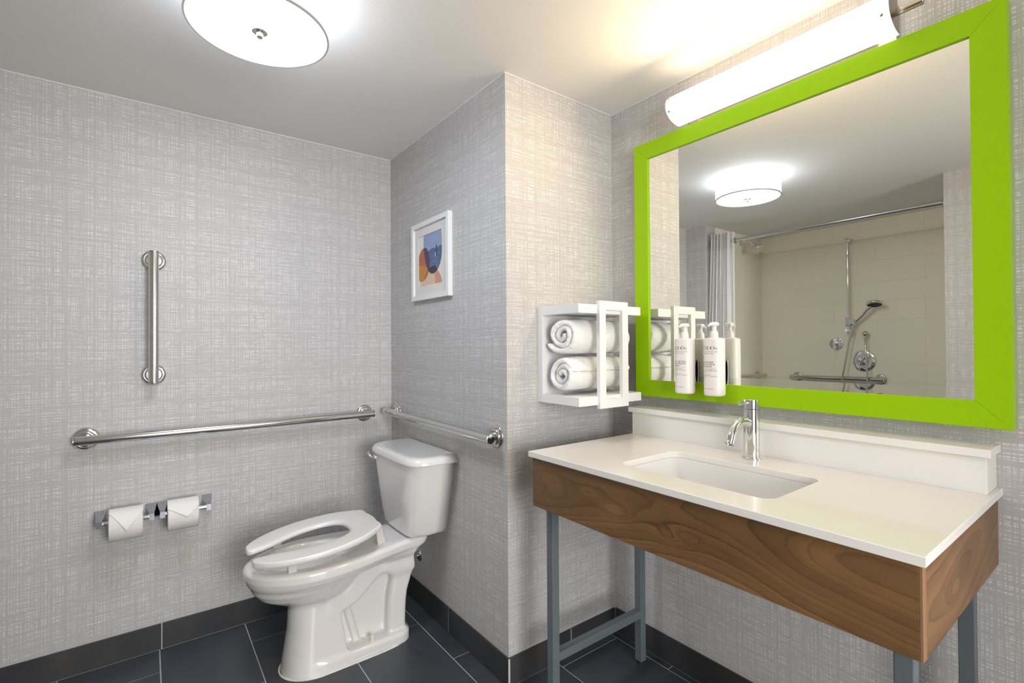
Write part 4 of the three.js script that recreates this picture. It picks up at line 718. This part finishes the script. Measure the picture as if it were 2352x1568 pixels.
// ================================================================ SHOWER (seen in the mirror)
{
  const xr = -1.682, yr = 2.041;
  const g = thing('curtain_rod', 'polished steel shower curtain rod spanning the shower opening', 'rod', [xr, yr, ZS + 0.006]);
  part(g, 'rod', rod(V3(0, 0, 0.004), V3(0, 0, ZE - ZS - 0.016), 0.0125, 32), M.steel);
  part(g, 'sleeve', rod(V3(0, 0, ZE - ZS - 0.12), V3(0, 0, ZE - ZS - 0.014), 0.016, 32), M.steel);
  for (const [z, d] of [[0, 1], [ZE - ZS - 0.012, -1]]) part(g, 'flange', latheAt([[0, 0], [0.034, 0], [0.034, 0.004], [0.022, 0.010], [0.018, 0.014], [0, 0.014]], V3(0, 0, z), V3(0, 0, d)), M.steel);
  // curtain bunched at the shower head end
  const c = thing('shower_curtain', 'white shower curtain bunched at one end of the rod', 'curtain', [xr, 0, 0.3]);
  const sheet = (ya, yb, off) => {
    const nU = 150, nV = 40, pos = [], idx = [];
    for (let j = 0; j <= nV; j++) { const y = ya + (yb - ya) * j / nV, h = (2.11 - y) / 2.05; for (let i = 0; i <= nU; i++) {
      const u = i / nU, zz = 0.213 - 0.035 * Math.min(1, h * 2.2) + (0.393 + 0.006 * h - 0.213 + 0.035 * Math.min(1, h * 2.2)) * u, ph = u * Math.PI * 2 * 6.5;
      const amp = 0.022 + 0.010 * Math.min(1, h * 1.6), dx = amp * Math.sin(ph + 0.4 * Math.sin(h * 4 + u * 3)) + 0.006 * Math.sin(ph * 2.3 + h * 5), dz = 0.010 * Math.cos(ph * 1.0 + h) * (1 - u * 0.5);
      pos.push(dx + off + 0.034 * (1 - smooth(0.78, 1, u)), y, zz + dz - 0.3); } }
    for (let j = 0; j < nV; j++) for (let i = 0; i < nU; i++) { const a = j * (nU + 1) + i, b = a + nU + 1; idx.push(a, b, b + 1, a, b + 1, a + 1); }
    const q = new THREE.BufferGeometry(); q.setAttribute('position', new THREE.Float32BufferAttribute(pos, 3)); q.setIndex(idx); q.computeVertexNormals(); return q;
  };
  part(c, 'top_band', sheet(2.112, 1.978, 0), M.curtainBand, 'denser white band along the top');
  part(c, 'cloth', sheet(1.978, 0.04, 0), M.curtain, 'white hanging cloth in folds');
  part(c, 'hem_band', sheet(1.612, 1.606, 0.001), M.curtainBand);
  part(c, 'grommet', new THREE.TorusGeometry(0.021, 0.0045, 10, 36).translate(0, yr, 0.0935), M.steel, 'steel ring on the rod');
}
{
  const g = thing('wall_shower', 'chrome shower head on a bent arm at the shower end wall', 'shower head', [-2.156, 2.118, ZS + 0.006]);
  part(g, 'flange', latheAt([[0, 0], [0.03, 0], [0.03, 0.003], [0.018, 0.011], [0.012, 0.012], [0, 0.012]], V3(0, 0, 0.0003), V3(0, 0, 1)), M.chrome);
  part(g, 'arm', tube([V3(0, 0, 0.005), V3(0, 0.006, 0.045), V3(0, -0.004, 0.085), V3(0, -0.035, 0.115)], 0.0095, 40, 16), M.chrome);
  const d = V3(0, -0.75, 0.62).normalize();
  const h = part(g, 'head', latheAt([[0, 0], [0.013, 0], [0.014, 0.018], [0.020, 0.026], [0.045, 0.045], [0.053, 0.058], [0.053, 0.068], [0.048, 0.073], [0, 0.073]], V3(0, -0.033, 0.112), d, 40), M.chrome);
  part(h, 'spray_face', latheAt([[0, 0], [0.044, 0], [0.044, 0.002], [0, 0.003]], V3(0, -0.033, 0.112).addScaledVector(d, 0.0725), d, 36), M.plastic);
}
{
  const X = XS + 0.006, xb = 0.06, zb = 0.905;
  const g = thing('shower_slide_bar', 'upright chrome slide bar with sliding bracket on the shower wall', 'slide bar', [X, 1.32, zb]);
  part(g, 'bar', rod(V3(xb, -0.02, 0), V3(xb, 0.74, 0), 0.0105, 24), M.chrome);
  for (const y of [0.0, 0.728]) part(g, 'mount', latheAt([[0, 0], [0.024, 0], [0.024, 0.004], [0.016, 0.010], [0.016, xb - 0.012], [0.020, xb - 0.010], [0.020, xb + 0.016], [0, xb + 0.018]], V3(0.0003, y, 0), V3(1, 0, 0), 28), M.chrome);
  part(g, 'slider', rbox(xb - 0.018, xb + 0.018, 0.035, 0.105, -0.018, 0.018, 0.006, 3), M.chrome);
  part(g, 'cradle', rbox(xb - 0.012, xb + 0.020, 0.045, 0.09, 0.012, 0.042, 0.006, 3), M.chrome);
  const h = thing('hand_shower', 'chrome hand shower resting in the slide bar bracket', 'hand shower', [X + xb, 1.388, zb + 0.04]);
  part(h, 'handle', tube([V3(0, -0.03, -0.005), V3(0, 0.0, 0.008), V3(0.008, 0.045, 0.055), V3(0.02, 0.085, 0.09), V3(0.025, 0.115, 0.125)], 0.0115, 40, 18), M.chrome);
  const d = V3(0.28, -0.93, 0.12).normalize();
  const hd = part(h, 'head', latheAt([[0, 0], [0.02, 0], [0.048, 0.008], [0.056, 0.016], [0.056, 0.026], [0.050, 0.031], [0, 0.031]], V3(0.032, 0.152, 0.148), d, 40), M.chrome);
  part(hd, 'spray_face', latheAt([[0, 0], [0.046, 0], [0.046, 0.001], [0, 0.002]], V3(0.032, 0.152, 0.148).addScaledVector(d, 0.0305), d, 36), M.dark, 'dark nozzle face');
  const s = thing('shower_hose', 'steel shower hose hanging in a loop from hand shower to wall ball', 'hose', [X, 0.45, 0.93]);
  part(s, 'hose', tube([V3(0.068, 0.90, 0.008), V3(0.078, 0.80, -0.012), V3(0.085, 0.60, -0.045), V3(0.085, 0.43, -0.072), V3(0.085, 0.22, -0.08), V3(0.085, 0.06, -0.05), V3(0.085, 0.0, 0.02), V3(0.09, 0.08, 0.085), V3(0.09, 0.25, 0.108), V3(0.09, 0.43, 0.11), V3(0.088, 0.60, 0.105), V3(0.075, 0.73, 0.096), V3(0.05, 0.806, 0.085)], 0.0068, 220, 10), M.steel);
  const e = thing('supply_elbow', 'round chrome ball outlet feeding the shower hose', 'outlet', [X, 1.292, 1.015]);
  part(e, 'neck', rod(V3(0.0003, 0, 0), V3(0.04, 0, 0), 0.012, 24), M.chrome);
  const bl = part(e, 'ball', new THREE.SphereGeometry(0.021, 32, 20).translate(0.045, 0, 0), M.steel);
  part(bl, 'collar', rod(V3(0.045, -0.036, 0), V3(0.045, -0.012, 0), 0.0105, 24), M.steel);
  const v = thing('shower_valve', 'large round chrome shower valve with lever handle', 'valve', [X, 1.0735, 0.9885]);
  part(v, 'plate', latheAt([[0, 0], [0.084, 0], [0.085, 0.002], [0.080, 0.008], [0.058, 0.012], [0.052, 0.011], [0.050, 0.014], [0, 0.014]], V3(0.0003, 0, 0), V3(1, 0, 0), 64), M.chrome);
  const hb = part(v, 'hub', latheAt([[0, 0], [0.034, 0], [0.034, 0.02], [0.026, 0.04], [0, 0.046]], V3(0.012, 0, 0), V3(1, 0, 0), 40), M.chrome);
  part(hb, 'lever', tube([V3(0.05, 0.0, 0.0), V3(0.062, 0.02, 0.02), V3(0.066, 0.045, 0.035)], 0.008, 20, 14), M.chrome);
  const w = thing('diverter_valve', 'small round chrome diverter with a lever beside the slide bar', 'valve', [X, 1.2135, 0.795]);
  part(w, 'plate', latheAt([[0, 0], [0.050, 0], [0.051, 0.002], [0.046, 0.006], [0, 0.008]], V3(0.0003, 0, 0), V3(1, 0, 0), 48), M.chrome);
  const wh = part(w, 'hub', latheAt([[0, 0], [0.015, 0], [0.015, 0.035], [0.012, 0.038], [0, 0.038]], V3(0.007, 0, 0), V3(1, 0, 0), 28), M.chrome);
  part(wh, 'lever', rod(V3(0.035, 0.0, 0.002), V3(0.035, -0.045, 0.008), 0.006, 16), M.chrome);
}

renderer.render(scene, camera);
